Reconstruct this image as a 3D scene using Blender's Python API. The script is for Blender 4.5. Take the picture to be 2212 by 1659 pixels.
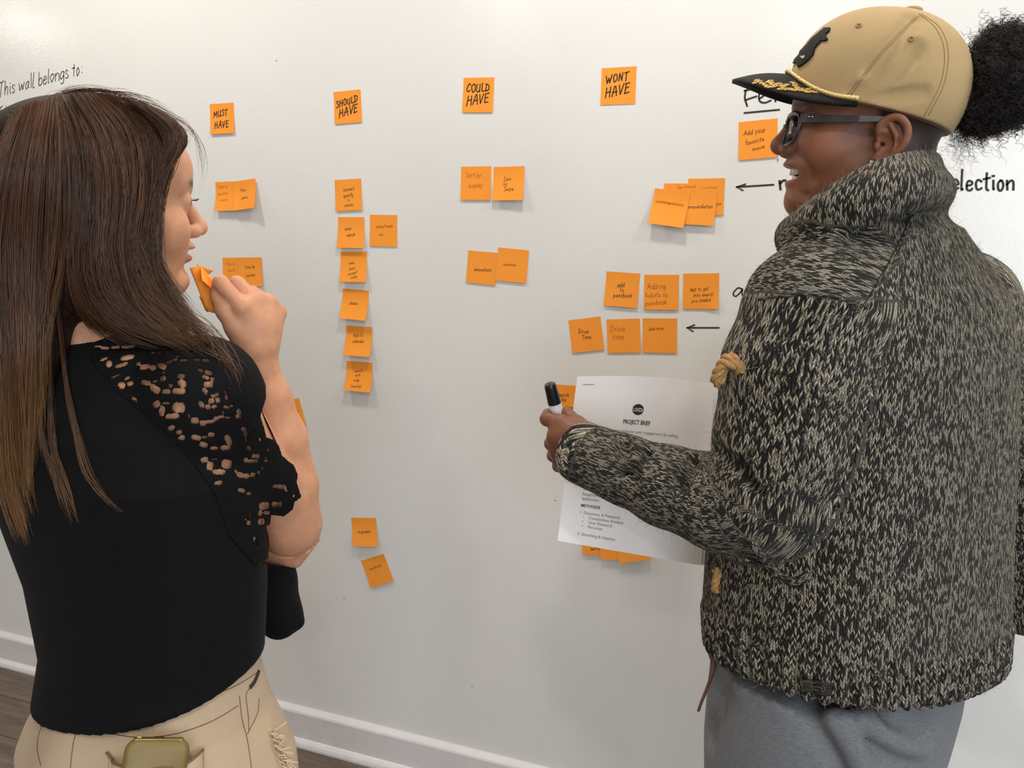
import bpy, math, random
import numpy as np
from mathutils import Matrix, Vector
from mathutils.bvhtree import BVHTree

for _o in list(bpy.data.objects):
    bpy.data.objects.remove(_o, do_unlink=True)
SC = bpy.context.scene
COL = SC.collection
rng = np.random.default_rng(7)
random.seed(7)

# ------------------------------------------------------------------ camera
F_PX, CX, CY = 1780.0, 1106.0, 829.5
YAW, PITCH, ROLL = math.radians(20.9), math.radians(10.09), math.radians(0.70)
CAM_H, WALL_Y = 1.44, 1.806
_cy, _sy, _cp, _sp = math.cos(YAW), math.sin(YAW), math.cos(PITCH), math.sin(PITCH)
C_F = np.array([-_sy * _cp, _cy * _cp, -_sp])
_r0 = np.array([_cy, _sy, 0.0])
_u0 = np.cross(_r0, C_F)
C_R = math.cos(ROLL) * _r0 + math.sin(ROLL) * _u0
C_U = -math.sin(ROLL) * _r0 + math.cos(ROLL) * _u0
C_O = np.array([0.0, 0.0, CAM_H])
FLAT_F = np.array([-_sy, _cy, 0.0])      # horizontal heading of the camera
FLAT_R = np.array([_cy, _sy, 0.0])
UPZ = np.array([0.0, 0.0, 1.0])

def ray(px, py):
    return C_F + C_R * ((px - CX) / F_PX) - C_U * ((py - CY) / F_PX)
def P(px, py, h):
    """point on the pixel's ray at horizontal distance h ahead of the camera"""
    d = ray(px, py)
    return C_O + d * (h / (d @ FLAT_F))
def W(px, py, off=0.0):
    """point on the whiteboard wall"""
    d = ray(px, py)
    return C_O + d * ((WALL_Y - off) / d[1])

cam = bpy.data.cameras.new('camera')
cam.sensor_fit = 'HORIZONTAL'
cam.sensor_width = 36.0
cam.lens = F_PX / 2212.0 * 36.0
cam.clip_start = 0.02
cam_o = bpy.data.objects.new('camera', cam)
COL.objects.link(cam_o)
cam_o.matrix_world = Matrix((
    (C_R[0], C_U[0], -C_F[0], C_O[0]),
    (C_R[1], C_U[1], -C_F[1], C_O[1]),
    (C_R[2], C_U[2], -C_F[2], C_O[2]),
    (0, 0, 0, 1)))
SC.camera = cam_o

# ------------------------------------------------------------------ light
SC.view_settings.view_transform = 'Standard'
SC.view_settings.look = 'None'
SC.view_settings.gamma = 1.0
SC.view_settings.use_curve_mapping = False
SC.view_settings.exposure = 0.0
wd = bpy.data.worlds.new('world')
SC.world = wd
wd.use_nodes = True
wd.node_tree.nodes['Background'].inputs[0].default_value = (0.80, 0.88, 1.0, 1)
wd.node_tree.nodes['Background'].inputs[1].default_value = 0.30

def area(name, loc, target, size, energy, col, shape='RECTANGLE', sy=None):
    l = bpy.data.lights.new(name, 'AREA')
    l.energy = energy
    l.color = col
    l.shape = shape
    l.size = size
    if sy: l.size_y = sy
    o = bpy.data.objects.new(name, l)
    COL.objects.link(o)
    o.location = loc
    o.rotation_euler = (Vector(target) - Vector(loc)).to_track_quat('-Z', 'Y').to_euler()
    return o
CEIL = 2.72
WARM = (1.0, 0.925, 0.83)
COOL = (0.78, 0.88, 1.0)
# recessed ceiling downlights (their trims are built with the room): x, y, watts
DOWNLIGHTS = [(-0.20, -1.62, 10), (0.15, -0.40, 11), (-4.75, -0.28, 14), (-3.2, 1.22, 6), (-1.75, 1.22, 11), (-0.45, 1.22, 10.5), (0.9, 1.22, 11), (2.2, 1.22, 9), (1.7, -0.95, 3), (-1.8, -0.95, 4)]
for lx, ly, e_ in DOWNLIGHTS:
    area('downlight_lamp', (lx, ly, CEIL - 0.02), (lx, ly, 0), 0.16, e_, WARM, 'DISK')
# daylight: one window in the wall behind the camera, one in the right-hand wall
area('window_daylight', (1.80, -3.42, 1.55), (1.0, 1.8, 1.2), 1.9, 62, COOL, 'RECTANGLE', 1.7)
area('window_daylight', (3.32, -1.65, 1.60), (-0.6, 1.0, 1.3), 1.5, 46, COOL, 'RECTANGLE', 1.4)
# ------------------------------------------------------------------ helpers
def nrm(v):
    v = np.asarray(v, float)
    return v / max(np.linalg.norm(v), 1e-12)

def mesh_obj(name, V, Fc, mat, parent=None, smooth=True, attrs=None):
    V = np.asarray(V, np.float32)
    me = bpy.data.meshes.new(name)
    if isinstance(Fc, np.ndarray):
        n, k = Fc.shape
        me.vertices.add(len(V)); me.vertices.foreach_set('co', V.ravel())
        me.loops.add(n * k); me.loops.foreach_set('vertex_index', Fc.astype(np.int32).ravel())
        me.polygons.add(n)
        me.polygons.foreach_set('loop_start', np.arange(0, n * k, k, dtype=np.int32))
        me.polygons.foreach_set('loop_total', np.full(n, k, np.int32))
        me.update(calc_edges=True)
    else:
        me.from_pydata([tuple(map(float, v)) for v in V], [], [tuple(map(int, f)) for f in Fc])
        me.update()
    me.validate()
    if smooth:
        me.polygons.foreach_set('use_smooth', np.ones(len(me.polygons), bool))
    if attrs:
        for an, (tp, arr) in attrs.items():
            a = me.attributes.new(an, tp, 'POINT')
            arr = np.asarray(arr, np.float32)
            key = 'value' if tp == 'FLOAT' else ('color' if tp == 'FLOAT_COLOR' else 'vector')
            a.data.foreach_set(key, arr.ravel())
    if mat is not None:
        me.materials.append(mat)
    o = bpy.data.objects.new(name, me)
    COL.objects.link(o)
    if parent is not None:
        o.parent = parent
    return o

def tag(o, label=None, cat=None, group=None, kind=None):
    if label: o['label'] = label
    if cat: o['category'] = cat
    if group: o['group'] = group
    if kind: o['kind'] = kind
    return o

def empty(name, loc=(0, 0, 0)):
    o = bpy.data.objects.new(name, None)
    COL.objects.link(o)
    o.location = loc
    o.empty_display_size = 0.1
    return o

def reparent(o, par):
    """parent keeping the world placement (parents are unrotated empties)"""
    o.parent = par
    o.matrix_parent_inverse = Matrix.Translation(-Vector(par.location))
    return o

class MB:
    """collects simple shapes into one mesh"""
    def __init__(s): s.V = []; s.F = []
    def add(s, V, Fc):
        b = len(s.V)
        s.V += [tuple(map(float, v)) for v in V]
        s.F += [tuple(int(i) + b for i in f) for f in Fc]
    def box(s, lo, hi):
        x0, y0, z0 = lo; x1, y1, z1 = hi
        s.add([(x0,y0,z0),(x1,y0,z0),(x1,y1,z0),(x0,y1,z0),(x0,y0,z1),(x1,y0,z1),(x1,y1,z1),(x0,y1,z1)],
              [(0,3,2,1),(4,5,6,7),(0,1,5,4),(1,2,6,5),(2,3,7,6),(3,0,4,7)])
    def tube(s, pts, r, n=6, cap=True):
        V, Fc = tube_arr(np.asarray(pts, float), r, n, cap)
        s.add(V, Fc)
    def build(s, name, mat, parent=None, smooth=True, attrs=None):
        return mesh_obj(name, s.V, s.F, mat, parent, smooth, attrs)

def frames(pts, up=None):
    pts = np.asarray(pts, float)
    T = np.gradient(pts, axis=0)
    T /= np.maximum(np.linalg.norm(T, axis=1, keepdims=True), 1e-9)
    N = np.zeros_like(T)
    a = np.array([0, 0, 1.0]) if up is None else np.asarray(up, float)
    if abs(T[0] @ a) > .9: a = np.array([1.0, 0, 0])
    n = a - T[0] * (a @ T[0]); n /= np.linalg.norm(n)
    for i in range(len(pts)):
        n = n - T[i] * (n @ T[i]); n /= max(np.linalg.norm(n), 1e-9)
        N[i] = n
    return T, N, np.cross(T, N)

def tube_arr(pts, r, n=6, cap=True, flat=None, up=None):
    T, N, B = frames(pts, up)
    m = len(pts)
    r = np.broadcast_to(np.asarray(r, float), (m,))
    ang = np.arange(n) * 2 * np.pi / n
    f = 1.0 if flat is None else flat
    V = pts[:, None, :] + r[:, None, None] * (np.cos(ang)[None, :, None] * N[:, None, :] * f + np.sin(ang)[None, :, None] * B[:, None, :])
    V = V.reshape(-1, 3)
    Fc = []
    for i in range(m - 1):
        for j in range(n):
            k = (j + 1) % n
            Fc.append((i * n + j, i * n + k, (i + 1) * n + k, (i + 1) * n + j))
    if cap:
        Fc.append(tuple(range(n))[::-1]); Fc.append(tuple((m - 1) * n + j for j in range(n)))
    return V, Fc

def crom(pts, n=6, closed=False):
    """Catmull-Rom resampling"""
    p = np.asarray(pts, float)
    if len(p) < 3: 
        t = np.linspace(0, 1, n + 1)[:, None]
        return p[0] * (1 - t) + p[-1] * t
    q = np.vstack([2 * p[0] - p[1], p, 2 * p[-1] - p[-2]]) if not closed else np.vstack([p[-1], p, p[0], p[1]])
    out = []
    for i in range(1, len(q) - 2):
        a, b, c, d = q[i - 1], q[i], q[i + 1], q[i + 2]
        for t in np.arange(n) / n:
            out.append(.5 * (2 * b + (c - a) * t + (2 * a - 5 * b + 4 * c - d) * t * t + (3 * b - a - 3 * c + d) * t ** 3))
    out.append(q[-2])
    return np.array(out)

# ---- signed-distance modelling ------------------------------------------------
class SDF:
    def __init__(s, lo, hi, res):
        s.lo = np.asarray(lo, float); s.res = res
        s.n = np.ceil((np.asarray(hi, float) - s.lo) / res).astype(int) + 1
        s.f = np.full(s.n, 0.2, np.float32)
        s.ax = [(s.lo[i] + np.arange(s.n[i]) * res).astype(np.float32) for i in range(3)]
    def _sl(s, lo, hi):
        a = np.maximum(np.floor((np.asarray(lo) - s.lo) / s.res).astype(int), 0)
        b = np.minimum(np.ceil((np.asarray(hi) - s.lo) / s.res).astype(int) + 1, s.n)
        if np.any(b <= a): return None, None
        sl = tuple(slice(a[i], b[i]) for i in range(3))
        x = s.ax[0][sl[0]][:, None, None]; y = s.ax[1][sl[1]][None, :, None]; z = s.ax[2][sl[2]][None, None, :]
        return sl, (x, y, z)
    def op(s, fn, lo, hi, k=0.0, mode='add', pad=0.012):
        m = k + pad + 3 * s.res
        sl, X = s._sl(np.asarray(lo) - m, np.asarray(hi) + m)
        if sl is None: return
        d = fn(*X).astype(np.float32)
        c = s.f[sl]
        if mode == 'add':
            if k > 0:
                h = np.maximum(k - np.abs(c - d), 0) / k
                s.f[sl] = np.minimum(c, d) - h * h * k * .25
            else: s.f[sl] = np.minimum(c, d)
        elif mode == 'sub':
            if k > 0:
                h = np.maximum(k - np.abs(c + d), 0) / k
                s.f[sl] = np.maximum(c, -d) + h * h * k * .25
            else: s.f[sl] = np.maximum(c, -d)
    def cone(s, a, b, r1, r2, k=0.0, mode='add'):
        a = np.asarray(a, float); b = np.asarray(b, float)
        r = max(r1, r2)
        ab = b - a; L2 = max(ab @ ab, 1e-10)
        def fn(x, y, z):
            px, py, pz = x - a[0], y - a[1], z - a[2]
            t = np.clip((px * ab[0] + py * ab[1] + pz * ab[2]) / L2, 0, 1)
            return np.sqrt((px - t * ab[0]) ** 2 + (py - t * ab[1]) ** 2 + (pz - t * ab[2]) ** 2) - (r1 + (r2 - r1) * t)
        s.op(fn, np.minimum(a, b) - r, np.maximum(a, b) + r, k, mode)
    def chain(s, pts, rs, k=0.0, mode='add'):
        for i in range(len(pts) - 1):
            s.cone(pts[i], pts[i + 1], rs[i], rs[i + 1], k if i == 0 else max(k * .5, .002), mode)
    def ell(s, c, rad, R=None, k=0.0, mode='add'):
        c = np.asarray(c, float); rad = np.asarray(rad, float)
        R = np.eye(3) if R is None else np.asarray(R, float)   # columns = local axes
        ext = np.sqrt(((R * rad) ** 2).sum(1))
        def fn(x, y, z):
            px, py, pz = x - c[0], y - c[1], z - c[2]
            u = px * R[0, 0] + py * R[1, 0] + pz * R[2, 0]
            v = px * R[0, 1] + py * R[1, 1] + pz * R[2, 1]
            w = px * R[0, 2] + py * R[1, 2] + pz * R[2, 2]
            k0 = np.sqrt((u / rad[0]) ** 2 + (v / rad[1]) ** 2 + (w / rad[2]) ** 2)
            k1 = np.sqrt((u / rad[0] ** 2) ** 2 + (v / rad[1] ** 2) ** 2 + (w / rad[2] ** 2) ** 2)
            return k0 * (k0 - 1) / np.maximum(k1, 1e-6)
        s.op(fn, c - ext, c + ext, k, mode)
    def slices(s, zs, cx, cy, w, d, yaw, n=2.2, k=0.0, mode='add', db=None):
        """upright stack of super-ellipses; yaw = facing direction angle (x towards facing=depth, y=width).
        d = depth in front, db = depth behind (defaults to d)"""
        zs, cx, cy, w, d = [np.asarray(v, float) for v in (zs, cx, cy, w, d)]
        yaw = np.broadcast_to(np.asarray(yaw, float), zs.shape)
        db_ = d if db is None else np.asarray(db, float)
        m = max(w.max(), d.max(), db_.max())
        lo = (cx.min() - m, cy.min() - m, zs.min()); hi = (cx.max() + m, cy.max() + m, zs.max())
        def fn(x, y, z):
            zz = np.clip(z.ravel(), zs[0], zs[-1])
            I = lambda v: np.interp(zz, zs, v)[None, None, :]
            c_, s_ = np.cos(I(yaw)), np.sin(I(yaw))
            dx, dy = x - I(cx), y - I(cy)
            u = dx * c_ + dy * s_; v = -dx * s_ + dy * c_
            ww = I(w); dd = np.where(u > 0, I(d), I(db_))
            q = ((np.abs(u) / dd) ** n + (np.abs(v) / ww) ** n) ** (1.0 / n)
            rr = np.sqrt(u * u + v * v)
            dist = np.where(q > 1e-4, rr * (1 - 1 / np.maximum(q, 1e-4)), -np.minimum(ww, dd))
            dist = np.maximum(dist, -np.minimum(ww, dd))
            over = np.maximum(np.maximum(zs[0] - z, z - zs[-1]), 0)
            cap = np.maximum(zs[0] - z, z - zs[-1])
            return np.where(over > 0, np.sqrt(np.maximum(dist, 0) ** 2 + over ** 2), np.maximum(dist, cap))
        s.op(fn, lo, hi, k, mode)
    def mesh(s):
        f = s.f; n = s.n; sg = f < 0
        c = np.zeros(tuple(n - 1), np.int8)
        for i in (0, 1):
            for j in (0, 1):
                for k in (0, 1):
                    c += sg[i:n[0] - 1 + i, j:n[1] - 1 + j, k:n[2] - 1 + k]
        act = (c > 0) & (c < 8)
        idx = np.argwhere(act)
        ids = np.full(act.shape, -1, np.int32)
        ids[act] = np.arange(len(idx))
        corners = np.array([(i, j, k) for i in (0, 1) for j in (0, 1) for k in (0, 1)])
        vals = np.stack([f[idx[:, 0] + a, idx[:, 1] + b, idx[:, 2] + g] for a, b, g in corners], 1)
        pos = np.zeros((len(idx), 3)); cnt = np.zeros(len(idx))
        for p in range(8):
            for q in range(p + 1, 8):
                dd = corners[q] - corners[p]
                if np.abs(dd).sum() != 1: continue
                va, vb = vals[:, p], vals[:, q]
                m = (va < 0) != (vb < 0)
                t = np.where(m, va / np.where(m, va - vb, 1), 0)
                pos += np.where(m[:, None], corners[p] + t[:, None] * dd, 0); cnt += m
        V = s.lo + (idx + pos / cnt[:, None]) * s.res
        quads = []
        for axis in range(3):
            sl0 = [slice(1, -1)] * 3; sl1 = [slice(1, -1)] * 3
            sl0[axis] = slice(0, -1); sl1[axis] = slice(1, None)
            A = sg[tuple(sl0)]; B = sg[tuple(sl1)]
            e = np.argwhere(A != B)
            inside = A[A != B]
            off = np.ones(3, int); off[axis] = 0
            e = e + off
            u, v = [(1, 2), (2, 0), (0, 1)][axis]
            du = np.zeros(3, int); dv = np.zeros(3, int); du[u] = 1; dv[v] = 1
            g = lambda w_: ids[w_[:, 0], w_[:, 1], w_[:, 2]]
            Q = np.stack([g(e - du - dv), g(e - dv), g(e), g(e - du)], 1)
            Q[~inside] = Q[~inside][:, ::-1]
            quads.append(Q)
        Q = np.concatenate(quads)
        u_, inv = np.unique(Q, return_inverse=True)
        return V[u_], inv.reshape(Q.shape)

def relax(V, Fq, it=2, lam=.5):
    """Laplacian smoothing on quads"""
    V = V.copy()
    e = np.concatenate([Fq[:, [0, 1]], Fq[:, [1, 2]], Fq[:, [2, 3]], Fq[:, [3, 0]]])
    for _ in range(it):
        s = np.zeros_like(V); c = np.zeros(len(V))
        for k in range(3):
            s[:, k] = np.bincount(e[:, 0], V[e[:, 1], k], len(V)) + np.bincount(e[:, 1], V[e[:, 0], k], len(V))
        c = np.bincount(e[:, 0], minlength=len(V)) + np.bincount(e[:, 1], minlength=len(V))
        V += lam * (s / np.maximum(c, 1)[:, None] - V)
    return V

def join_arr(*parts):
    Vs, Fs, b = [], [], 0
    for V, Fc in parts:
        Vs.append(V); Fs.append(Fc + b); b += len(V)
    return np.concatenate(Vs), np.concatenate(Fs)

def strands(paths, radii, n=3):
    """paths (S,K,3) -> one array mesh of thin tubes; radii (S,K)"""
    S, K, _ = paths.shape
    T = np.gradient(paths, axis=1)
    T /= np.maximum(np.linalg.norm(T, axis=2, keepdims=True), 1e-9)
    a = np.broadcast_to(np.array([.31, .57, .76]), T.shape)
    N = np.cross(T, a); N /= np.maximum(np.linalg.norm(N, axis=2, keepdims=True), 1e-9)
    B = np.cross(T, N)
    ang = np.arange(n) * 2 * np.pi / n
    V = paths[:, :, None, :] + radii[:, :, None, None] * (np.cos(ang)[None, None, :, None] * N[:, :, None, :] + np.sin(ang)[None, None, :, None] * B[:, :, None, :])
    idx = np.arange(S * K * n).reshape(S, K, n)
    a0 = idx[:, :-1, :]; a1 = idx[:, 1:, :]
    Q = np.stack([a0, np.roll(a0, -1, 2), np.roll(a1, -1, 2), a1], -1).reshape(-1, 4)
    return V.reshape(-1, 3), Q

# ---- materials ----------------------------------------------------------------
class NT:
    def __init__(s, name):
        s.m = bpy.data.materials.new(name); s.m.use_nodes = True
        s.t = s.m.node_tree; s.b = s.t.nodes['Principled BSDF']
    def n(s, tp, **kw):
        nd = s.t.nodes.new(tp)
        for k, v in kw.items(): setattr(nd, k, v)
        return nd
    def l(s, a, b): s.t.links.new(a, b)
    def val(s, sock, v):
        if hasattr(v, 'is_output') or isinstance(v, bpy.types.NodeSocket): s.l(v, sock)
        else: sock.default_value = v
    def math(s, op, a, b=0.0, c=None):
        nd = s.n('ShaderNodeMath', operation=op)
        s.val(nd.inputs[0], a); s.val(nd.inputs[1], b)
        if c is not None: s.val(nd.inputs[2], c)
        return nd.outputs[0]
    def mix(s, f, a, b):
        nd = s.n('ShaderNodeMix', data_type='RGBA')
        s.val(nd.inputs[0], f); s.val(nd.inputs[6], a); s.val(nd.inputs[7], b)
        return nd.outputs[2]
    def noise(s, scale, vec=None, detail=3, rough=.5):
        nd = s.n('ShaderNodeTexNoise'); nd.inputs['Scale'].default_value = scale
        nd.inputs['Detail'].default_value = detail; nd.inputs['Roughness'].default_value = rough
        if vec is not None: s.l(vec, nd.inputs['Vector'])
        return nd.outputs['Fac']
    def ramp(s, f, stops):
        nd = s.n('ShaderNodeValToRGB')
        el = nd.color_ramp.elements
        while len(el) < len(stops): el.new(.5)
        for e, (p, c) in zip(el, stops): e.position = p; e.color = c
        s.l(f, nd.inputs[0]); return nd.outputs[0]
    def bump(s, h, strength=.3, dist=.001):
        nd = s.n('ShaderNodeBump'); nd.inputs['Strength'].default_value = strength; nd.inputs['Distance'].default_value = dist
        s.l(h, nd.inputs['Height']); s.l(nd.outputs[0], s.b.inputs['Normal']); return nd
    def obj(s): return s.n('ShaderNodeTexCoord').outputs['Object']
    def attr(s, name): return s.n('ShaderNodeAttribute', attribute_name=name)
    def set(s, col=None, rough=None, spec=None, metal=None, sss=None, sssr=None, coat=None, sheen=None, aniso=None):
        b = s.b.inputs
        if col is not None: s.val(b['Base Color'], col if not isinstance(col, tuple) else (col + (1,))[:4])
        if rough is not None: s.val(b['Roughness'], rough)
        if spec is not None: b['Specular IOR Level'].default_value = spec
        if metal is not None: b['Metallic'].default_value = metal
        if sss is not None: b['Subsurface Weight'].default_value = sss; b['Subsurface Radius'].default_value = sssr or (1, .35, .2); b['Subsurface Scale'].default_value = .006
        if coat is not None: b['Coat Weight'].default_value = coat
        if sheen is not None: b['Sheen Weight'].default_value = sheen
        if aniso is not None: b['Anisotropic'].default_value = aniso
        return s

def srgb(r, g, b):
    f = lambda c: (c / 255 / 12.92) if c / 255 <= .04045 else ((c / 255 + .055) / 1.055) ** 2.4
    return (f(r), f(g), f(b))
def simple(name, col, rough=.6, spec=.4, nscale=0, namt=.15, bump=0, bscale=400, **kw):
    t = NT(name)
    if nscale:
        f = t.noise(nscale, t.obj(), 4)
        c2 = tuple(max(0, c * (1 - namt)) for c in col); c1 = tuple(min(1, c * (1 + namt)) for c in col)
        t.set(t.ramp(f, [(.3, c2 + (1,)), (.7, c1 + (1,))]), rough, spec, **kw)
    else: t.set(col, rough, spec, **kw)
    if bump: t.bump(t.noise(bscale, t.obj(), 2), bump)
    return t.m
# ------------------------------------------------------------------ the room
M = {}
t = NT('whiteboard_paint')
f1 = t.noise(1.1, t.obj(), 3)
t.set(t.ramp(f1, [(.35, srgb(230, 229, 225) + (1,)), (.7, srgb(237, 236, 232) + (1,))]), .22, .5)
f2 = t.noise(260, t.obj(), 2, .6)
f3 = t.noise(9, t.obj(), 2, .5)
t.bump(f2, .10, .002)
t.val(t.b.inputs['Roughness'], t.math('ADD', t.math('MULTIPLY', f3, .05), .15))
M['wall'] = t.m
M['wall_plain'] = simple('painted_wall', srgb(225, 222, 215), .6, .3)
M['ceil'] = simple('ceiling_paint', srgb(235, 233, 228), .8, .2)
M['trim'] = simple('gloss_trim_paint', srgb(226, 222, 222), .28, .5, 30, .03)
t = NT('wood_floor')
mp = t.n('ShaderNodeMapping'); t.l(t.obj(), mp.inputs[0]); mp.inputs['Scale'].default_value = (1.2, 14, 1)
g = t.noise(3.0, mp.outputs[0], 8, .6)
t.set(t.ramp(g, [(.25, srgb(74, 62, 55) + (1,)), (.5, srgb(104, 90, 80) + (1,)), (.75, srgb(130, 113, 100) + (1,))]), .45, .4)
t.bump(g, .15)
M['floor'] = t.m

X0, X1, Y0 = -5.6, 3.4, -3.5
def slab(name, lo, hi, mat):
    m = MB(); m.box(lo, hi)
    return tag(m.build(name, mat, smooth=False), kind='structure')
slab('wall_back', (X0 - .1, WALL_Y, 0), (X1 + .1, WALL_Y + .12, CEIL), M['wall'])
slab('wall_left', (X0 - .12, Y0, 0), (X0, WALL_Y, CEIL), M['wall_plain'])
m = MB()
vy0, vy1, vz0, vz1 = -2.45, -.85, .80, 2.35
m.box((X1, Y0, 0), (X1 + .12, vy0, CEIL)); m.box((X1, vy1, 0), (X1 + .12, WALL_Y, CEIL)); m.box((X1, vy0, 0), (X1 + .12, vy1, vz0)); m.box((X1, vy0, vz1), (X1 + .12, vy1, CEIL))
tag(m.build('wall_right', M['wall_plain'], smooth=False), kind='structure')
m = MB()
for a, b in (((vy0, vz0), (vy0 + .05, vz1)), ((vy1 - .05, vz0), (vy1, vz1)), ((vy0, vz0), (vy1, vz0 + .05)), ((vy0, vz1 - .05), (vy1, vz1))): m.box((X1 + .03, a[0], a[1]), (X1 + .09, b[0], b[1]))
tag(m.build('window_2', M['trim'], smooth=False), kind='structure')
slab('ceiling', (X0 - .1, Y0 - .1, CEIL), (X1 + .1, WALL_Y + .1, CEIL + .1), M['ceil'])
# wall behind the camera with a window opening
m = MB()
wx0, wx1, wz0, wz1 = 0.80, 2.80, 0.65, 2.42
m.box((X0, Y0 - .12, 0), (wx0, Y0, CEIL)); m.box((wx1, Y0 - .12, 0), (X1, Y0, CEIL))
m.box((wx0, Y0 - .12, 0), (wx1, Y0, wz0)); m.box((wx0, Y0 - .12, wz1), (wx1, Y0, CEIL))
tag(m.build('wall_front', M['wall_plain'], smooth=False), kind='structure')
m = MB()
for a, b in (((wx0, wz0), (wx0 + .05, wz1)), ((wx1 - .05, wz0), (wx1, wz1)), ((wx0, wz0), (wx1, wz0 + .05)), ((wx0, wz1 - .05), (wx1, wz1)), (((wx0 + wx1) / 2 - .02, wz0), ((wx0 + wx1) / 2 + .02, wz1))):
    m.box((a[0], Y0 - .1, a[1]), (b[0], Y0 - .03, b[1]))
tag(m.build('window_1', M['trim'], smooth=False), kind='structure')
# floor: base plus individual planks
flo = slab('floor', (X0, Y0, -.05), (X1, WALL_Y, -.004), simple('floor_joint', srgb(48, 40, 36), .8))
pl_m = MB(); pl_m.box((-.9, -.074, -.0039), (.9, .074, 0.0))
plank_me = None
row = 0
y = WALL_Y - .075
while y > -.6:
    xoff = (row * .67) % 1.8
    x = X0 + .9 - xoff
    while x < 1.5:
        if x > X0 + .85:
            if plank_me is None:
                o = pl_m.build('plank', M['floor'], flo, smooth=False); plank_me = o.data
            else:
                o = bpy.data.objects.new('plank', plank_me); COL.objects.link(o); o.parent = flo
            o.location = (x, y, 0)
        x += 1.803
    y -= .150; row += 1
m = MB(); m.box((X0, Y0, -.0039), (X1, y + .075, 0.0))
m.build('plank', M['floor'], flo, smooth=False)
# baseboard: profile with sloping ledge on top and a quarter-round shoe below
prof = [(0, 0), (.030, 0), (.030, .006), (.027, .014), (.020, .021), (.016, .023), (.016, .098), (.014, .103), (.004, .112), (0, .112)]
n = len(prof)
V = [(X0, WALL_Y - p[0], p[1]) for p in prof] + [(X1, WALL_Y - p[0], p[1]) for p in prof]
Fc = [(i, i + 1, n + i + 1, n + i) for i in range(n - 1)]
tag(mesh_obj('baseboard_back', V, Fc, M['trim'], smooth=False), kind='structure')
# ceiling downlight trims
tr_mat = simple('downlight_trim', srgb(240, 240, 238), .4)
for i, (lx, ly, _e) in enumerate(DOWNLIGHTS):
    m = MB()
    a = np.linspace(0, 2 * np.pi, 33)[:-1]
    V = [(r * np.cos(q), r * np.sin(q), z) for r, z in ((.095, -.001), (.125, -.001), (.125, -.012), (.095, -.016)) for q in a]
    Fc = [(k * 32 + j, k * 32 + (j + 1) % 32, ((k + 1) % 4) * 32 + (j + 1) % 32, ((k + 1) % 4) * 32 + j) for k in range(4) for j in range(32)]
    o = mesh_obj('ceiling_downlight', V, Fc, tr_mat)
    o.location = (lx, ly, CEIL)
    tag(o, 'round white recessed downlight trim in the ceiling above the room', 'ceiling light', 'recessed ceiling lights')
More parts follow.
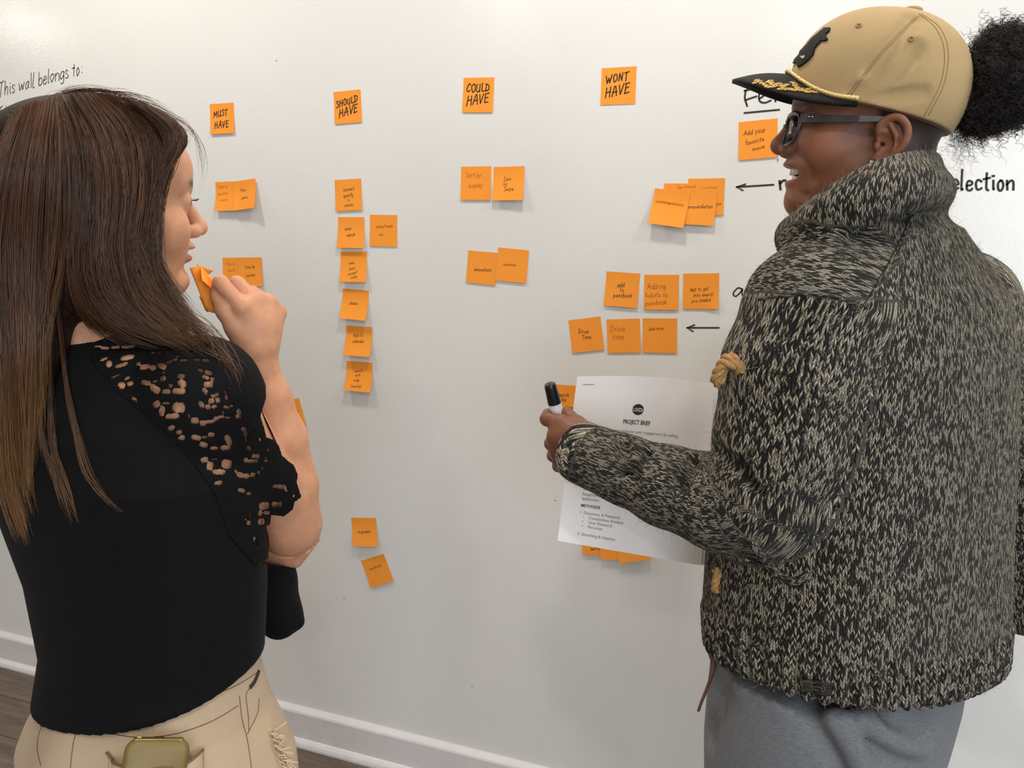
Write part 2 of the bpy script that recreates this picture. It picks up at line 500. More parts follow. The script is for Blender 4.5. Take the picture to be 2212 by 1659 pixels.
# ------------------------------------------------------------------ handwriting
# single-stroke letters: width, then pen strokes "x,y x,y ..." in hundredths (cap height 100, x-height 55)
_G = {
'a':'50|42,50 25,55 6,35 10,6 28,2 42,28 44,52 43,14 52,2','b':'48|8,100 8,2|8,36 26,54 44,36 38,8 20,0 8,12','c':'42|40,46 24,55 6,32 12,5 30,0 42,10',
'd':'50|42,48 22,55 6,32 12,4 28,2 42,24|43,100 43,10 50,0','e':'44|8,28 38,32 36,50 20,55 6,34 10,6 28,0 42,12','f':'36|38,88 26,100 16,84 16,0|2,52 32,54',
'g':'50|42,50 22,55 6,34 14,8 30,8 42,34 44,50 42,-18 26,-34 8,-22','h':'48|8,100 8,0|8,34 26,54 40,42 41,0','i':'20|10,52 10,6 16,0|10,74 11,76',
'k':'44|8,100 8,0|38,54 10,26 40,0','l':'20|9,100 9,8 16,0','m':'76|6,54 8,0|8,36 22,54 36,44 36,0|36,36 52,54 66,42 67,0','n':'50|6,54 8,0|8,36 26,54 42,42 43,0',
'o':'48|24,55 6,34 12,4 28,0 43,24 36,50 22,55','p':'48|8,54 8,-36|8,36 26,54 43,34 34,6 18,2 8,14','r':'38|7,54 8,0|8,32 20,52 36,50','s':'40|36,48 20,55 8,42 28,26 34,10 18,0 4,8',
't':'36|17,88 16,14 28,0|2,58 32,60','u':'50|7,54 8,12 22,0 38,14 42,54|42,54 42,8 50,0','v':'44|4,54 21,0 40,54','w':'66|4,54 16,2 32,42 46,2 62,54','y':'48|5,54 20,10|42,54 22,0 8,-34',
'x':'44|5,54 38,0|38,54 4,0','q':'50|42,50 22,55 6,34 14,8 30,8 42,34|43,54 43,-36','z':'42|5,52 38,54 5,2 40,2','j':'24|14,54 14,-20 4,-32|14,74 15,76',
'A':'66|2,0 32,100 40,98 60,-4|10,38 58,44','C':'62|58,84 40,100 12,70 8,28 30,0 58,14','D':'68|12,100 12,0|4,100 44,90 60,54 44,12 4,0','E':'56|10,100 12,0|8,100 54,106|10,52 46,58|10,0 54,6',
'F':'54|12,100 10,-4|6,98 54,102|10,52 44,56','H':'66|12,100 8,-8|56,104 58,-4|6,46 60,56','L':'54|12,100 10,4 52,2','M':'80|6,0 12,98 38,34 64,100 74,0','N':'66|8,0 12,98 52,4 58,104',
'O':'68|36,100 10,70 12,20 36,0 60,32 54,82 34,100','R':'58|10,100 10,0|6,98 42,94 46,66 12,52 52,0','S':'56|50,88 26,100 10,78 44,44 40,10 6,4','T':'62|32,98 28,-4|2,98 62,104','U':'64|10,100 10,24 30,0 52,20 56,100|56,100 58,0',
'V':'62|4,100 26,-2 58,104','W':'88|4,98 22,0 44,70 62,2 84,104','B':'56|10,100 10,0|6,98 40,90 36,58 12,54 46,40 44,8 8,0','I':'24|12,100 12,0','P':'56|10,100 10,0|6,98 46,88 42,56 12,50',
':':'22|10,50 11,46|10,12 11,8','.':'18|8,4 9,2','&':'50|44,0 10,70 24,96 34,76 6,24 20,0 44,30','/':'40|4,-6 36,100','(':'26|22,104 8,60 10,10 24,-14','!':'20|10,100 9,30|9,4 10,2',
')':'26|4,104 18,60 16,10 2,-14','-':'36|4,34 32,36','1':'24|6,84 14,100 14,0','?':'44|6,80 22,100 38,80 20,46 20,26|20,4 21,2'}
GLY = {}
for k_, v_ in _G.items():
    p_ = v_.split('|')
    GLY[k_] = (float(p_[0]) / 100, [np.array([[float(q) / 100 for q in xy.split(',')] for xy in st.split()]) for st in p_[1:]])
ROUND = set('abcdefghijklmnopqrstuvwxyzCDOSUGR&():')

def text_strokes(txt, size, jit=.03, seed=0, slant=.08, cond=1.0):
    """list of 2-D strokes, width"""
    r = np.random.default_rng(seed)
    x = 0; out = []
    for ch in txt:
        if ch == ' ': x += .36 * cond; continue
        w, st = GLY.get(ch, GLY['o'])
        dy = r.normal(0, jit * .6); sc = 1 + r.normal(0, jit)
        for s_ in st:
            q = s_ * [cond, 1] * sc + r.normal(0, jit * .5, s_.shape)
            segs = [crom(q, 5)] if (len(q) > 2 and ch in ROUND) else [np.vstack([q[i], (q[i] + q[i + 1]) / 2, q[i + 1]]) for i in range(len(q) - 1)]
            for q in segs:
                q = q + [x, dy]
                q[:, 0] += slant * q[:, 1]
                out.append(q * size)
        x += (w + .10) * cond
    return out, x * size

def ribbon(path3, nrm3, w):
    """flat ink ribbon along a 3-D path lying on a surface with normals"""
    p = np.asarray(path3, float)
    T = np.gradient(p, axis=0); T /= np.maximum(np.linalg.norm(T, axis=1, keepdims=True), 1e-9)
    p = p.copy(); p[0] -= T[0] * w * .4; p[-1] += T[-1] * w * .4
    S = np.cross(nrm3, T); S /= np.maximum(np.linalg.norm(S, axis=1, keepdims=True), 1e-9)
    V = np.concatenate([p - S * w / 2, p + S * w / 2]); n = len(p)
    return V, [(i, i + 1, n + i + 1, n + i) for i in range(n - 1)]

M['ink'] = simple('black_marker_ink', srgb(38, 34, 32), .5, .3)
M['ink_wall'] = simple('dry_erase_ink', srgb(52, 50, 47), .55, .3, 900, .35)
M['ink_mid'] = simple('brown_pen_ink', srgb(112, 66, 26), .6, .2)
M['ink_faint'] = simple('faint_pencil_ink', srgb(196, 112, 42), .6, .2)
INKS = {'d': M['ink'], 'm': M['ink_mid'], 'f': M['ink_faint']}

def note_mat(name, col):
    t = NT(name)
    g = t.noise(14, t.obj(), 2)
    c = srgb(*col)
    t.set(t.mix(g, tuple(v * .95 for v in c) + (1,), tuple(min(1, v * 1.05) for v in c) + (1,)), .75, .15)
    t.b.inputs['Sheen Weight'].default_value = .0
    return t.m
M['note'] = note_mat('orange_sticky_paper', (255, 158, 60))
NOTE = .0762
def sticky(corners, lines, label, lift=.006, side=0.0, layer=0, name='sticky_note', size=NOTE, cornerlift=0.0):
    """corners: TL, TR pixels of the glued top edge. lines: (text, u, v, height, ink, slope)"""
    off = .0004 + layer * .0011
    A = W(*corners[0], off); B = W(*corners[1], off)
    ctr = (A + B) / 2; ex = nrm(B - A); ez = np.cross(ex, [0, 1, 0]); ez = nrm(ez)
    if ez[2] < 0: ez = -ez
    up = ez
    nout = np.array([0, -1.0, 0])
    def surf(u, v):
        """u 0..1 across, v 0..1 down"""
        s_ = np.clip((v - .2) / .8, 0, 1)
        z = lift * s_ ** 1.6 + side * np.clip((u - .25) / .75, 0, 1) ** 1.5 * (.35 + .65 * v) + cornerlift * np.clip(u - .55, 0, 1) ** 1.5 * np.clip(v - .55, 0, 1) ** 1.5 * 10
        shrink = 1 - 0.6 * (lift / size) ** 2
        return (ctr + ex[None] * ((u - .5) * size)[:, None] - up[None] * (v * size * shrink)[:, None] + nout[None] * z[:, None])
    n = 9
    g = np.linspace(0, 1, n)
    uu, vv = np.meshgrid(g, g); uu = uu.ravel(); vv = vv.ravel()
    Fp = surf(uu, vv); e = 1e-3
    du = surf(uu + e, vv) - surf(uu - e, vv); dv = surf(uu, vv + e) - surf(uu, vv - e)
    nn = np.cross(dv, du); nn /= np.linalg.norm(nn, axis=1, keepdims=True)
    nn *= np.where((nn @ nout) < 0, -1, 1)[:, None]
    Bp = Fp - nn * .00025
    V = np.concatenate([Fp, Bp]); N = n * n
    Fc = []
    for i in range(n - 1):
        for j in range(n - 1):
            a = i * n + j
            Fc.append((a, a + n, a + n + 1, a + 1)); Fc.append((N + a, N + a + 1, N + a + n + 1, N + a + n))
    ring = list(range(n)) + [i * n + n - 1 for i in range(1, n)] + [N - 1 - j for j in range(1, n)] + [i * n for i in range(n - 2, 0, -1)]
    V = np.concatenate([V, V[ring], V[[N + a for a in ring]]]); nr = len(ring)
    for i in range(nr): Fc.append((2 * N + i, 2 * N + (i + 1) % nr, 2 * N + nr + (i + 1) % nr, 2 * N + nr + i))
    base = tuple(ctr)
    root = empty(name, base)
    tag(root, label, 'sticky note', 'orange sticky notes on the whiteboard wall')
    mesh_obj('paper', V - ctr, Fc, M['note'], root)
    inks = {}
    for li, ln in enumerate(lines):
        txt, u, v, hgt, ink = ln[:5]; sl = ln[5] if len(ln) > 5 else .06
        st, wd_ = text_strokes(txt, hgt, .05, seed=hash_(label) + li)
        mb = inks.setdefault(ink, MB())
        for q in st:
            U = u + (q[:, 0] - wd_ / 2) / size; Vv = v - q[:, 1] / size - (q[:, 0] - wd_ / 2) * sl / size
            U = np.clip(U, .03, .97); Vv = np.clip(Vv, .02, .98)
            p0 = surf(U, Vv)
            du = surf(U + e, Vv) - surf(U - e, Vv); dv = surf(U, Vv + e) - surf(U, Vv - e)
            nn = np.cross(dv, du); nn /= np.linalg.norm(nn, axis=1, keepdims=True)
            nn *= np.where((nn @ nout) < 0, -1, 1)[:, None]
            mb.add(*ribbon(p0 + nn * .00025 - ctr, nn, ln[6] if len(ln) > 6 else hgt * .10))
    for k, mb in inks.items():
        mb.build('handwriting', INKS[k], root, smooth=False)
    return root
def hash_(s):
    h = 7
    for c in s: h = (h * 31 + ord(c)) % 100003
    return h

Hd = .0155
sticky([(453,225),(504.3,221.5)], [('MUST',.45,.42,Hd,'d',.08,.0022),('HAVE',.48,.80,Hd*1.05,'d',.06,.0022)], 'orange sticky note reading MUST HAVE', .004)
sticky([(720.6,199),(778.5,193)], [('SHOULD',.48,.42,Hd*.92,'d',.16,.0024),('HAVE',.52,.74,Hd*1.2,'d',.18,.0024)], 'orange sticky note reading SHOULD HAVE', .002)
sticky([(1001.7,168),(1068,167)], [('COULD',.49,.40,Hd*1.05,'d',.02,.0024),('HAVE',.50,.75,Hd*1.25,'d',.10,.0024)], 'orange sticky note reading COULD HAVE', .002)
sticky([(1299.8,147.3),(1375.4,143)], [('WONT',.46,.38,Hd*1.02,'d',.10,.0024),('HAVE',.48,.74,Hd*1.2,'d',.16,.0024)], 'orange sticky note reading WONT HAVE', .001)
s_ = .0072
sticky([(464.8,393.4),(516,391)], [('Filter by',.32,.22,s_,'f'),('upcoming',.30,.44,s_,'f'),('movies',.34,.66,s_,'f')], 'orange sticky note with faint pencil writing half under the note reading Filter Genre', .010)
sticky([(502,392.5),(553.5,385.5)], [('Filter',.42,.38,s_*1.1,'d'),('Genre',.48,.64,s_*1.1,'d')], 'orange sticky note reading Filter Genre, its right edge lifted off the wall', .012, .010, 1)
sticky([(477.4,557),(533,556.3)], [('Filter by',.35,.26,s_,'f'),('theater',.38,.48,s_,'f'),('near',.45,.7,s_,'f')], 'orange sticky note with faint pencil writing half under the note reading Filter By Location', .005)
sticky([(511,556.5),(566.8,555.5)], [('Filter By',.50,.38,s_*1.05,'d'),('location',.52,.66,s_*1.05,'d')], 'orange sticky note reading Filter By Location', .005, 0, 1)
sticky([(723,389),(779.6,385.6)], [('connect',.52,.36,s_*1.2,'d'),('spotify',.50,.56,s_*1.2,'d'),('to',.5,.69,s_*.9,'d'),('movies',.52,.86,s_*1.1,'d')], 'orange sticky note reading connect spotify to movies', .003)
sticky([(730,469),(787,469)], [('save',.38,.42,s_*1.2,'d',.1),('venue',.50,.62,s_*1.2,'d',.15)], 'orange sticky note reading save venue', .009)
sticky([(800,463.6),(857,464.6)], [('seeing friends',.54,.40,s_*.95,'m'),('now',.42,.66,s_*.9,'m')], 'orange sticky note reading seeing friends now', .002)
sticky([(736,543.4),(791.4,543)], [('save',.42,.42,s_*1.1,'d',.1),('past',.45,.60,s_*1.1,'d',.2),('concert',.48,.75,s_*1.05,'d',.2),('stubs',.54,.88,s_*1.05,'d',.15)], 'orange sticky note with four lines, reading save past concert stubs', .011)
sticky([(740.5,623),(796.6,628)], [('share',.45,.52,s_*1.3,'d')], 'orange sticky note reading share', .015)
sticky([(747.6,703),(803.3,706.4)], [('Add to',.46,.36,s_*1.15,'d'),('calendar',.50,.56,s_*1.15,'d')], 'orange sticky note reading Add to calendar', .015)
sticky([(748.6,779.4),(804,783.4)], [('search',.48,.36,s_*1.1,'d'),('with',.46,.50,s_*1.0,'d'),('map',.43,.68,s_*1.1,'d'),('(nearby)',.45,.88,s_*1.05,'d')], 'orange sticky note reading search with map nearby, its lower edge lifted', .015)
sticky([(593,872.5),(649.7,858.6)], [('theater',.70,.46,s_*.9,'m'),('near',.62,.66,s_*.9,'m')], 'tilted orange sticky note showing beyond the bare forearm', .003)
sticky([(496,692),(552,690)], [], 'orange sticky note mostly hidden behind the raised wrist', .004)
sticky([(500,769),(556,767)], [], 'orange sticky note mostly hidden behind the forearm, under the wrist', .003)
sticky([(519,806),(575,803)], [], 'orange sticky note hidden behind the forearm, overlapping the note above', .003, 0, 1)
sticky([(996.7,360),(1060.8,359)], [('Sort by',.42,.32,s_*1.5,'f',.02,.0012),('display',.50,.62,s_*1.5,'f',.02,.0012)], 'orange sticky note with faint pencil reading Sort by display', .003)
sticky([(1066.8,360.8),(1132.7,358.8)], [('Sort',.46,.42,s_*1.25,'d'),('by',.40,.56,s_*1.2,'d'),('Swipe',.52,.72,s_*1.25,'d')], 'orange sticky note reading Sort by Swipe', .010, .004)
sticky([(1011.6,540.4),(1075.5,546.4)], [('animations',.54,.60,s_*1.15,'d')], 'orange sticky note with bold writing animations', .002)
sticky([(1077,534.4),(1142.2,540.7)], [('animations',.42,.52,s_*.85,'m')], 'orange sticky note with thin writing animations, overlapping its bolder neighbour', .002, 0, 1)
sticky([(1486.6,386),(1566.6,384.6)], [('Recommendations',.42,.30,s_*.95,'f'),('for you',.8,.72,s_*.8,'d')], 'rearmost orange sticky note of the stack beside the arrow', .002)
sticky([(1436,396.2),(1512,396.4)], [('Recommend',.62,.13,s_*.9,'f')], 'orange sticky note second from the back of the recommendation stack', .002, 0, 1)
sticky([(1472,405),(1549,408)], [('recommendation',.50,.55,s_*1.12,'d')], 'orange sticky note with bold writing commendation in the stack', .006, 0, 2)
sticky([(1418.2,406.8),(1488.5,415.5)], [('recommendations',.48,.40,s_*1.0,'m',-.02,.0007)], 'tilted front orange sticky note of the stack, its faint writing reading recommendations', .014, 0, 3)
sticky([(1311,586),(1382.5,591)], [('add',.46,.42,s_*1.35,'d'),('to',.50,.56,s_*1.3,'d'),('passbook',.54,.72,s_*1.35,'d')], 'orange sticky note with bold writing add to passbook', .004)
sticky([(1392,593.5),(1467,593.5)], [('Adding',.36,.40,s_*1.7,'m',.05,.0007),('tickets to',.36,.64,s_*1.5,'m',.05,.0007),('passbook',.36,.86,s_*1.5,'m',.1,.0007)], 'orange sticky note with faint writing Adding tickets to passbook', .003)
sticky([(1476.5,591),(1553,590)], [('app to get',.46,.48,s_*1.1,'m'),('into event/',.58,.64,s_*1.1,'m'),('pre loaded',.52,.80,s_*1.1,'m')], 'orange sticky note reading app to get into event', .002, 0, 0, cornerlift=.004)
sticky([(1228,692),(1296,683.5)], [('Drive',.43,.44,s_*1.3,'d',-.08),('Time',.50,.62,s_*1.3,'d',-.08)], 'tilted orange sticky note reading Drive Time', .002)
sticky([(1310,690),(1382,688)], [('Drive',.32,.36,s_*1.8,'f',.05,.0012),('time',.34,.60,s_*1.8,'f',.05,.0012)], 'orange sticky note with faint pencil reading Drive time', .002)
sticky([(1388,687.5),(1463,688)], [('due now',.40,.34,s_*1.15,'m')], 'orange sticky note reading due now beside the lower arrow', .002)
sticky([(1595.2,264),(1680,255.6)], [('Add your',.42,.34,s_*1.35,'m',.1),('favorite',.42,.58,s_*1.35,'m',.15),('movie',.52,.76,s_*1.2,'m',.15)], 'orange sticky note reading Add your favorite movie', .002)
sticky([(757.9,1118.3),(811.7,1118.8)], [('biography',.50,.54,s_*1.15,'d')], 'orange sticky note with one dark word, above the lone tilted note', .011)
sticky([(781.3,1210.9),(826.6,1196.9)], [('soundtrack',.48,.40,s_*1.0,'m'),('?',.44,.56,s_*.9,'m')], 'lone tilted orange sticky note low on the wall', .004)
sticky([(1189,829.5),(1264,834.8)], [('Search',.34,.36,s_*1.4,'d',.02),('by',.40,.50,s_*1.4,'d'),('time',.60,.74,s_*1.4,'d')], 'orange sticky note reading Search by, partly behind the white paper', .002)
sticky([(1249.5,1131),(1325,1132)], [('with',.42,.84,s_*1.5,'d')], 'orange sticky note with the letters wit, under the paper', .004)
sticky([(1288,1140),(1364,1140)], [], 'blank orange sticky note, middle of the three under the paper', .006, 0, 1)
sticky([(1322,1148),(1393,1139)], [], 'slanted blank orange sticky note, last of the three under the paper', .008, 0, 2)

# ------------------------------------------------------------------ writing on the wall
def wall_ink(name, label, strokes_px, w, cat='writing', smooth_=True, grp=None):
    mb = MB()
    for st in strokes_px:
        q = np.asarray(st, float)
        if smooth_ and len(q) > 2: q = crom(q, 5)
        p = np.array([W(a, b, .0006) for a, b in q])
        mb.add(*ribbon(p, np.broadcast_to([0, -1.0, 0], p.shape), w))
    o = mb.build(name, M['ink_wall'], smooth=False)
    c = np.mean(mb.V, 0)
    o.data.transform(Matrix.Translation(-Vector(c))); o.location = c
    return tag(o, label, cat, grp)
def wall_text(name, label, txt, px, h_px, slope, w, cond=1.0, slant=.08):
    st, wd_ = text_strokes(txt, 1.0, .04, hash_(label), slant, cond)
    out = [np.stack([px[0] + q[:, 0] * h_px, px[1] - q[:, 1] * h_px + q[:, 0] * h_px * slope], 1) for q in st]
    return wall_ink(name, label, out, w, smooth_=False)
wall_text('marker_writing', 'slanted handwriting reading This wall belongs to', 'This wall belongs to:', (-4, 209), 30, -.27, .0022, .60, .05)
wall_ink('marker_writing', 'second line of handwriting mostly hidden by brown hair', [[(-6,236),(6,229)],[(1,232),(3,262)],[(13,228),(16,250)],[(28,226),(31,246)],[(15,240),(29,236)]], .0020)
wall_ink('marker_writing', 'black capital heading starting Fe behind the cap brim, underlined',
    [[(1611,196),(1609,212),(1614,229)],[(1608,196),(1640,188)],[(1611,216),(1634,208)],[(1641,213),(1650,206),(1648,200),(1640,204),(1641,218),(1652,222),(1665,217)],[(1676,205),(1675,219)],[(1676,212),(1682,207),(1690,210),(1694,216)],[(1608,244),(1640,241),(1683,237)]], .0036)
wall_ink('marker_arrow', 'black marker arrow pointing at the stack of recommendation notes', [[(1671,399),(1640,401),(1591,404)],[(1610,398),(1591,404),(1604,411)]], .0036, 'arrow', False)
wall_ink('marker_writing', 'black letter fragment beside the smiling mouth', [[(1684,391),(1686,409)],[(1686,396),(1692,390),(1697,390)]], .0046)
wall_text('marker_writing', 'large black handwriting reading selection beside the collar', 'selection', (2036, 411), 40, 0.0, .0040, .92, .04)
wall_ink('marker_writing', 'black letter a peeking out beside the knitted shoulder', [[(1604,625),(1594,622),(1584,634),(1590,640),(1602,628),(1604,624),(1603,636),(1610,640)]], .0030)
wall_ink('marker_arrow', 'black marker arrow pointing at the note reading due now', [[(1553,708),(1520,708),(1484,708)],[(1500,702),(1484,708),(1497,716)]], .0034, 'arrow', False)
wall_ink('marker_writing', 'small black mark beside the knitted cardigan front', [[(1546,880),(1550,884),(1546,888)]], .003)
M['spot'] = simple('wall_speck', srgb(120, 115, 110), .6)
for (sx, sy_) in ((743, 1293), (1020, 1483), (597, 131), (1199, 1081)):
    c = W(sx, sy_, .0004)
    a = np.linspace(0, 2 * np.pi, 9)[:-1]
    o = mesh_obj('wall_speck', [(.0022 * np.cos(q), 0, .0014 * np.sin(q)) for q in a], [tuple(range(8))], M['spot'], smooth=False)
    o.location = c
    tag(o, 'tiny grey speck on the white wall', 'speck', 'specks on the wall')
# ------------------------------------------------------------------ shared figure tools
def skin_mat(name, rough=.5):
    t = NT(name)
    c = t.attr('tint').outputs['Color']
    n1 = t.noise(60, t.obj(), 4, .6)
    mul = t.n('ShaderNodeMix', data_type='RGBA', blend_type='MULTIPLY'); mul.inputs[0].default_value = 1
    t.l(c, mul.inputs[6]); t.l(t.ramp(n1, [(.3, (.90, .88, .87, 1)), (.7, (1.06, 1.05, 1.04, 1))]), mul.inputs[7])
    t.set(mul.outputs[2], rough, .4, sss=.15)
    t.bump(t.noise(1400, t.obj(), 2), .12, .0006)
    return t.m

def frame_from(F_, up=(0, 0, 1), roll=0.0):
    """columns: forward, left, up"""
    f = nrm(F_); l = nrm(np.cross(up, f)); u = np.cross(f, l)
    if roll:
        c, s = math.cos(roll), math.sin(roll)
        l, u = c * l + s * u, -s * l + c * u
    return np.stack([f, l, u], 1)

def flatdir(deg):
    """horizontal direction, degrees right of the camera heading"""
    a = math.radians(deg)
    return FLAT_R * math.sin(a) + FLAT_F * math.cos(a)

def base_head(S, p):
    """head in its own frame: x forward, y left, z up, origin between the ear canals (metres)"""
    g = p.get
    S.ell((0, 0, .055), (.098, .075, g('cr', .072)))
    S.ell((.045, 0, .052), (.057, .062, .05), k=.02)
    S.ell((.040, 0, -.010), (.056, .061, .060), k=.02)
    S.ell((.058, 0, -.036), (.041, .042, .040), k=.015)
    S.ell((.030, 0, -.050), (.052, .050, .036), k=.02)
    for s in (1, -1):
        S.cone((.012, s * .046, -.052), (.074, s * .013, -.084), .016, .015, k=.02)
        S.ell((.060, s * .036, -.016), (.030, .026, .028), k=.015)
    S.ell((.079, 0, -.084 + g('chin_z', 0)), (.020 + g('chin', 0), .022, .016), k=.014)
    for s in (1, -1):
        S.cone((.093, s * .010, .034), (.074, s * .044, .036), .009, .008, k=.012)
        S.ell((.104, s * .032, .016), (.016, .017, .010), k=.010, mode='sub')
    # nose
    nx, nz = g('nose', (.117, -.013))
    S.cone((.094, 0, .026), (nx - .004, 0, nz + .004), .007, .0085, k=.008)
    S.ell((nx - .004, 0, nz), (.0105, .0105, .0095), k=.006)
    aw = g('ala', .013)
    for s in (1, -1):
        S.ell((nx - .016, s * aw, nz - .005), (.0115, .0075, .0085), k=.005)
        S.ell((nx - .012, s * .007, nz - .0125), (.006, .0035, .003), k=.002, mode='sub')
    # lips
    ux, uz, lx, lz = g('lips', (.098, -.044, .096, -.0585))
    S.ell((ux, 0, uz), (.009, .023, .0058), k=.006)
    S.ell((lx, 0, lz), (.009, .019, .0066), k=.006)
    mo = g('mouth', (.104, -.0508, .0045, .021))
    S.ell((mo[0], 0, mo[1]), (.030, mo[3], mo[2]), k=.002, mode='sub')
    # eyelids with an opening
    for s in (1, -1):
        S.ell((.083, s * .032, .017), (.0138, .0142, .0132), k=.004)
        R_ = np.eye(3)
        S.ell((.098, s * .032, .0160), (.012, .0125, g('eye_open', .0042)), k=.001, mode='sub')

def ear(S, s, off=(0, 0, 0), sc=1.0):
    """pinna on side s (+1 left, -1 right)"""
    o = np.array(off)
    def q(x, z, y): return np.array([x * sc, s * (.071 + y), z * sc]) + o
    pts = [q(-.000, .018, .004), q(.004, .034, .008), q(-.008, .046, .012), q(-.024, .045, .017), q(-.036, .030, .019), q(-.036, .010, .017), q(-.026, -.010, .012), q(-.014, -.024, .007)]
    S.chain(crom(pts, 3), np.full(22, .0042), k=.003)
    S.ell(q(-.015, .012, .006), (.019 * sc, .0035, .030 * sc), R=frame_from((1, 0, -.25)) if False else None, k=.006)
    S.ell(q(-.006, -.020, .003), (.010, .005, .012), k=.006)            # lobe
    S.chain([q(-.012, .034, .012), q(-.022, .020, .013), q(-.020, .000, .011), q(-.010, -.010, .008)], [.003, .0036, .0038, .003], k=.003)   # antihelix
    S.ell(q(-.006, .006, .011), (.011, .008, .012), k=.003, mode='sub')  # concha
    S.ell(q(.003, .002, .007), (.004, .005, .006), k=.003)               # tragus

class Px:
    """point-in-polygon / ellipse tests in photo pixels for points in space"""
    @staticmethod
    def proj(V):
        d = V - C_O
        z = d @ C_F
        return np.stack([CX + F_PX * (d @ C_R) / z, CY - F_PX * (d @ C_U) / z], 1)
    @staticmethod
    def poly(q, poly):
        x, y = q[:, 0], q[:, 1]
        ins = np.zeros(len(q), bool)
        n = len(poly)
        for i in range(n):
            (x1, y1), (x2, y2) = poly[i], poly[(i + 1) % n]
            c = ((y1 > y) != (y2 > y)) & (x < (x2 - x1) * (y - y1) / ((y2 - y1) or 1e-9) + x1)
            ins ^= c
        return ins
def face_info(V, Fq):
    c = V[Fq].mean(1)
    n = np.cross(V[Fq[:, 2]] - V[Fq[:, 0]], V[Fq[:, 3]] - V[Fq[:, 1]])
    return c, n
def compact(V, Fq):
    u, inv = np.unique(Fq, return_inverse=True)
    return V[u], inv.reshape(Fq.shape)
class Surf:
    """ray casting of photo pixels onto an array mesh"""
    def __init__(s, V, Fq): s.b = BVHTree.FromPolygons([tuple(v) for v in V.tolist()], [tuple(f) for f in Fq.tolist()])
    def hit(s, px, py):
        d = Vector(ray(px, py)).normalized()
        r = s.b.ray_cast(Vector(C_O), d)
        return (np.array(r[0]), np.array(r[1])) if r[0] is not None else (None, None)
    def path(s, pts, off=0.0, sm=4):
        """pixel polyline laid on the surface"""
        q = crom(pts, sm) if sm else np.asarray(pts, float)
        out, last = [], None
        for a, b in q:
            p, n_ = s.hit(a, b)
            if p is None: continue
            v = nrm(C_O - p)
            n_ = n_ if n_ @ v > 0 else -n_
            out.append(p + n_ * off)
        return np.array(out)
def seam_tube(surf, pts, r, off=0.0, n=5, sm=4):
    p = surf.path(pts, off, sm)
    if len(p) < 2: return None
    return tube_arr(p, r, n)
# ------------------------------------------------------------------ person with long brown hair, black lace top
SKIN_L = np.array(srgb(208, 152, 118))
M['skin_l'] = skin_mat('skin_light')
Lroot_loc = P(335, 1500, 1.0); Lroot_loc[2] = 0
PL = empty('person', Lroot_loc)
tag(PL, 'person with long brown hair in black lace top and beige jeans holding orange notes', 'person')

L_face = flatdir(48); L_tor = flatdir(26.5)
L_yaw = math.atan2(L_tor[1], L_tor[0])
LO = P(212, 457, .97)
LR = frame_from(L_face + np.array([0, 0, -.05]), roll=0.0)
L_S = P(440, 850, .93); L_E = P(626, 1136, 1.09); L_W = P(557, 792, 1.07)
L_C = P(188, 742, .99)
_sv = L_S - L_C
_lat = np.array([_sv[0], _sv[1], 0.0])
L_S2 = L_C - _lat + np.array([0, 0, _sv[2]])
L_H2 = P(528, 1186, 1.16)
L_E2 = L_S2 + L_tor * .13 - UPZ * .25

def L_torso(S, g, arms=True, flare=False):
    rows = [(338,1600,1.0,.160,.122),(337,1500,1.0,.154,.114),(335,1400,1.0,.150,.106),(316,1250,1.0,.168,.110),(290,1130,1.0,.182,.118),(265,1000,.995,.190,.122),(250,900,.99,.172,.108),(232,820,.99,.140,.088),(205,770,.99,.100,.070)]
    c = np.array([P(a, b, h) for a, b, h, w, d in rows])[::-1]
    w = np.array([r[3] for r in rows])[::-1] + g; d = np.array([r[4] for r in rows])[::-1] + g
    o = np.argsort(c[:, 2])
    fl = np.array([.020, .017, .010, .003, 0, 0, 0, 0, 0])[::-1] * (1.0 if flare else -.9)
    S.slices(c[o, 2], c[o, 0], c[o, 1], w[o] + fl[o] * .1, d[o], L_yaw, 2.3, db=(d + fl)[o]) if flare else S.slices(c[o, 2], c[o, 0], c[o, 1], (w + fl)[o], (d + fl)[o], L_yaw, 2.3)
    for sh in (L_S, L_S2):
        S.cone(L_C - UPZ * .020, sh, .044 + g, .050 + g, k=.045)
        S.ell(sh - UPZ * .004, np.array([.052, .052, .055]) + g, k=.03)
    S.cone(L_C - UPZ * .03 - L_tor * .01, L_C - UPZ * .08 - L_tor * .02, .052 + g, .07 + g, k=.04)
    if arms:
        S.chain([L_S, L_S * .5 + L_E * .5, L_E], [.050 + g, .046 + g, .042 + g], k=.03)
        S.chain([L_S2, L_S2 * .5 + L_E2 * .5, L_E2], [.050 + g, .046 + g, .042 + g], k=.03)

# ---- skin: head and neck
S = SDF((-.15, -.11, -.27), (.15, .11, .145), .0018)
base_head(S, dict(nose=(.1205, -.011), ala=.0108, cr=.062, lips=(.0995, -.0345, .0970, -.0480), mouth=(.110, -.0410, .0046, .022), eye_open=.0068, chin=.004, chin_z=.007))
nb = LR.T @ (L_C - LO)
S.cone((-.018, 0, -.03), nb * .55 + np.array([-.012, 0, -.06]) * .45, .052, .050, k=.03)
S.cone(nb * .55 + np.array([-.012, 0, -.06]) * .45, nb, .050, .058, k=.02)
S.cone(nb, nb + LR.T @ (-UPZ * .06), .058, .05, k=.02)
Vh, Fh = S.mesh()
Vh = relax(Vh, Fh, 2, .4)
x, y, z = Vh.T
tint = np.tile(SKIN_L, (len(Vh), 1))
lip = (np.exp(-((z + .0350) / .0050) ** 2) + np.exp(-((z + .0480) / .0062) ** 2)) * (x > .086) * np.clip(1 - (np.abs(y) / .025) ** 3, 0, 1)
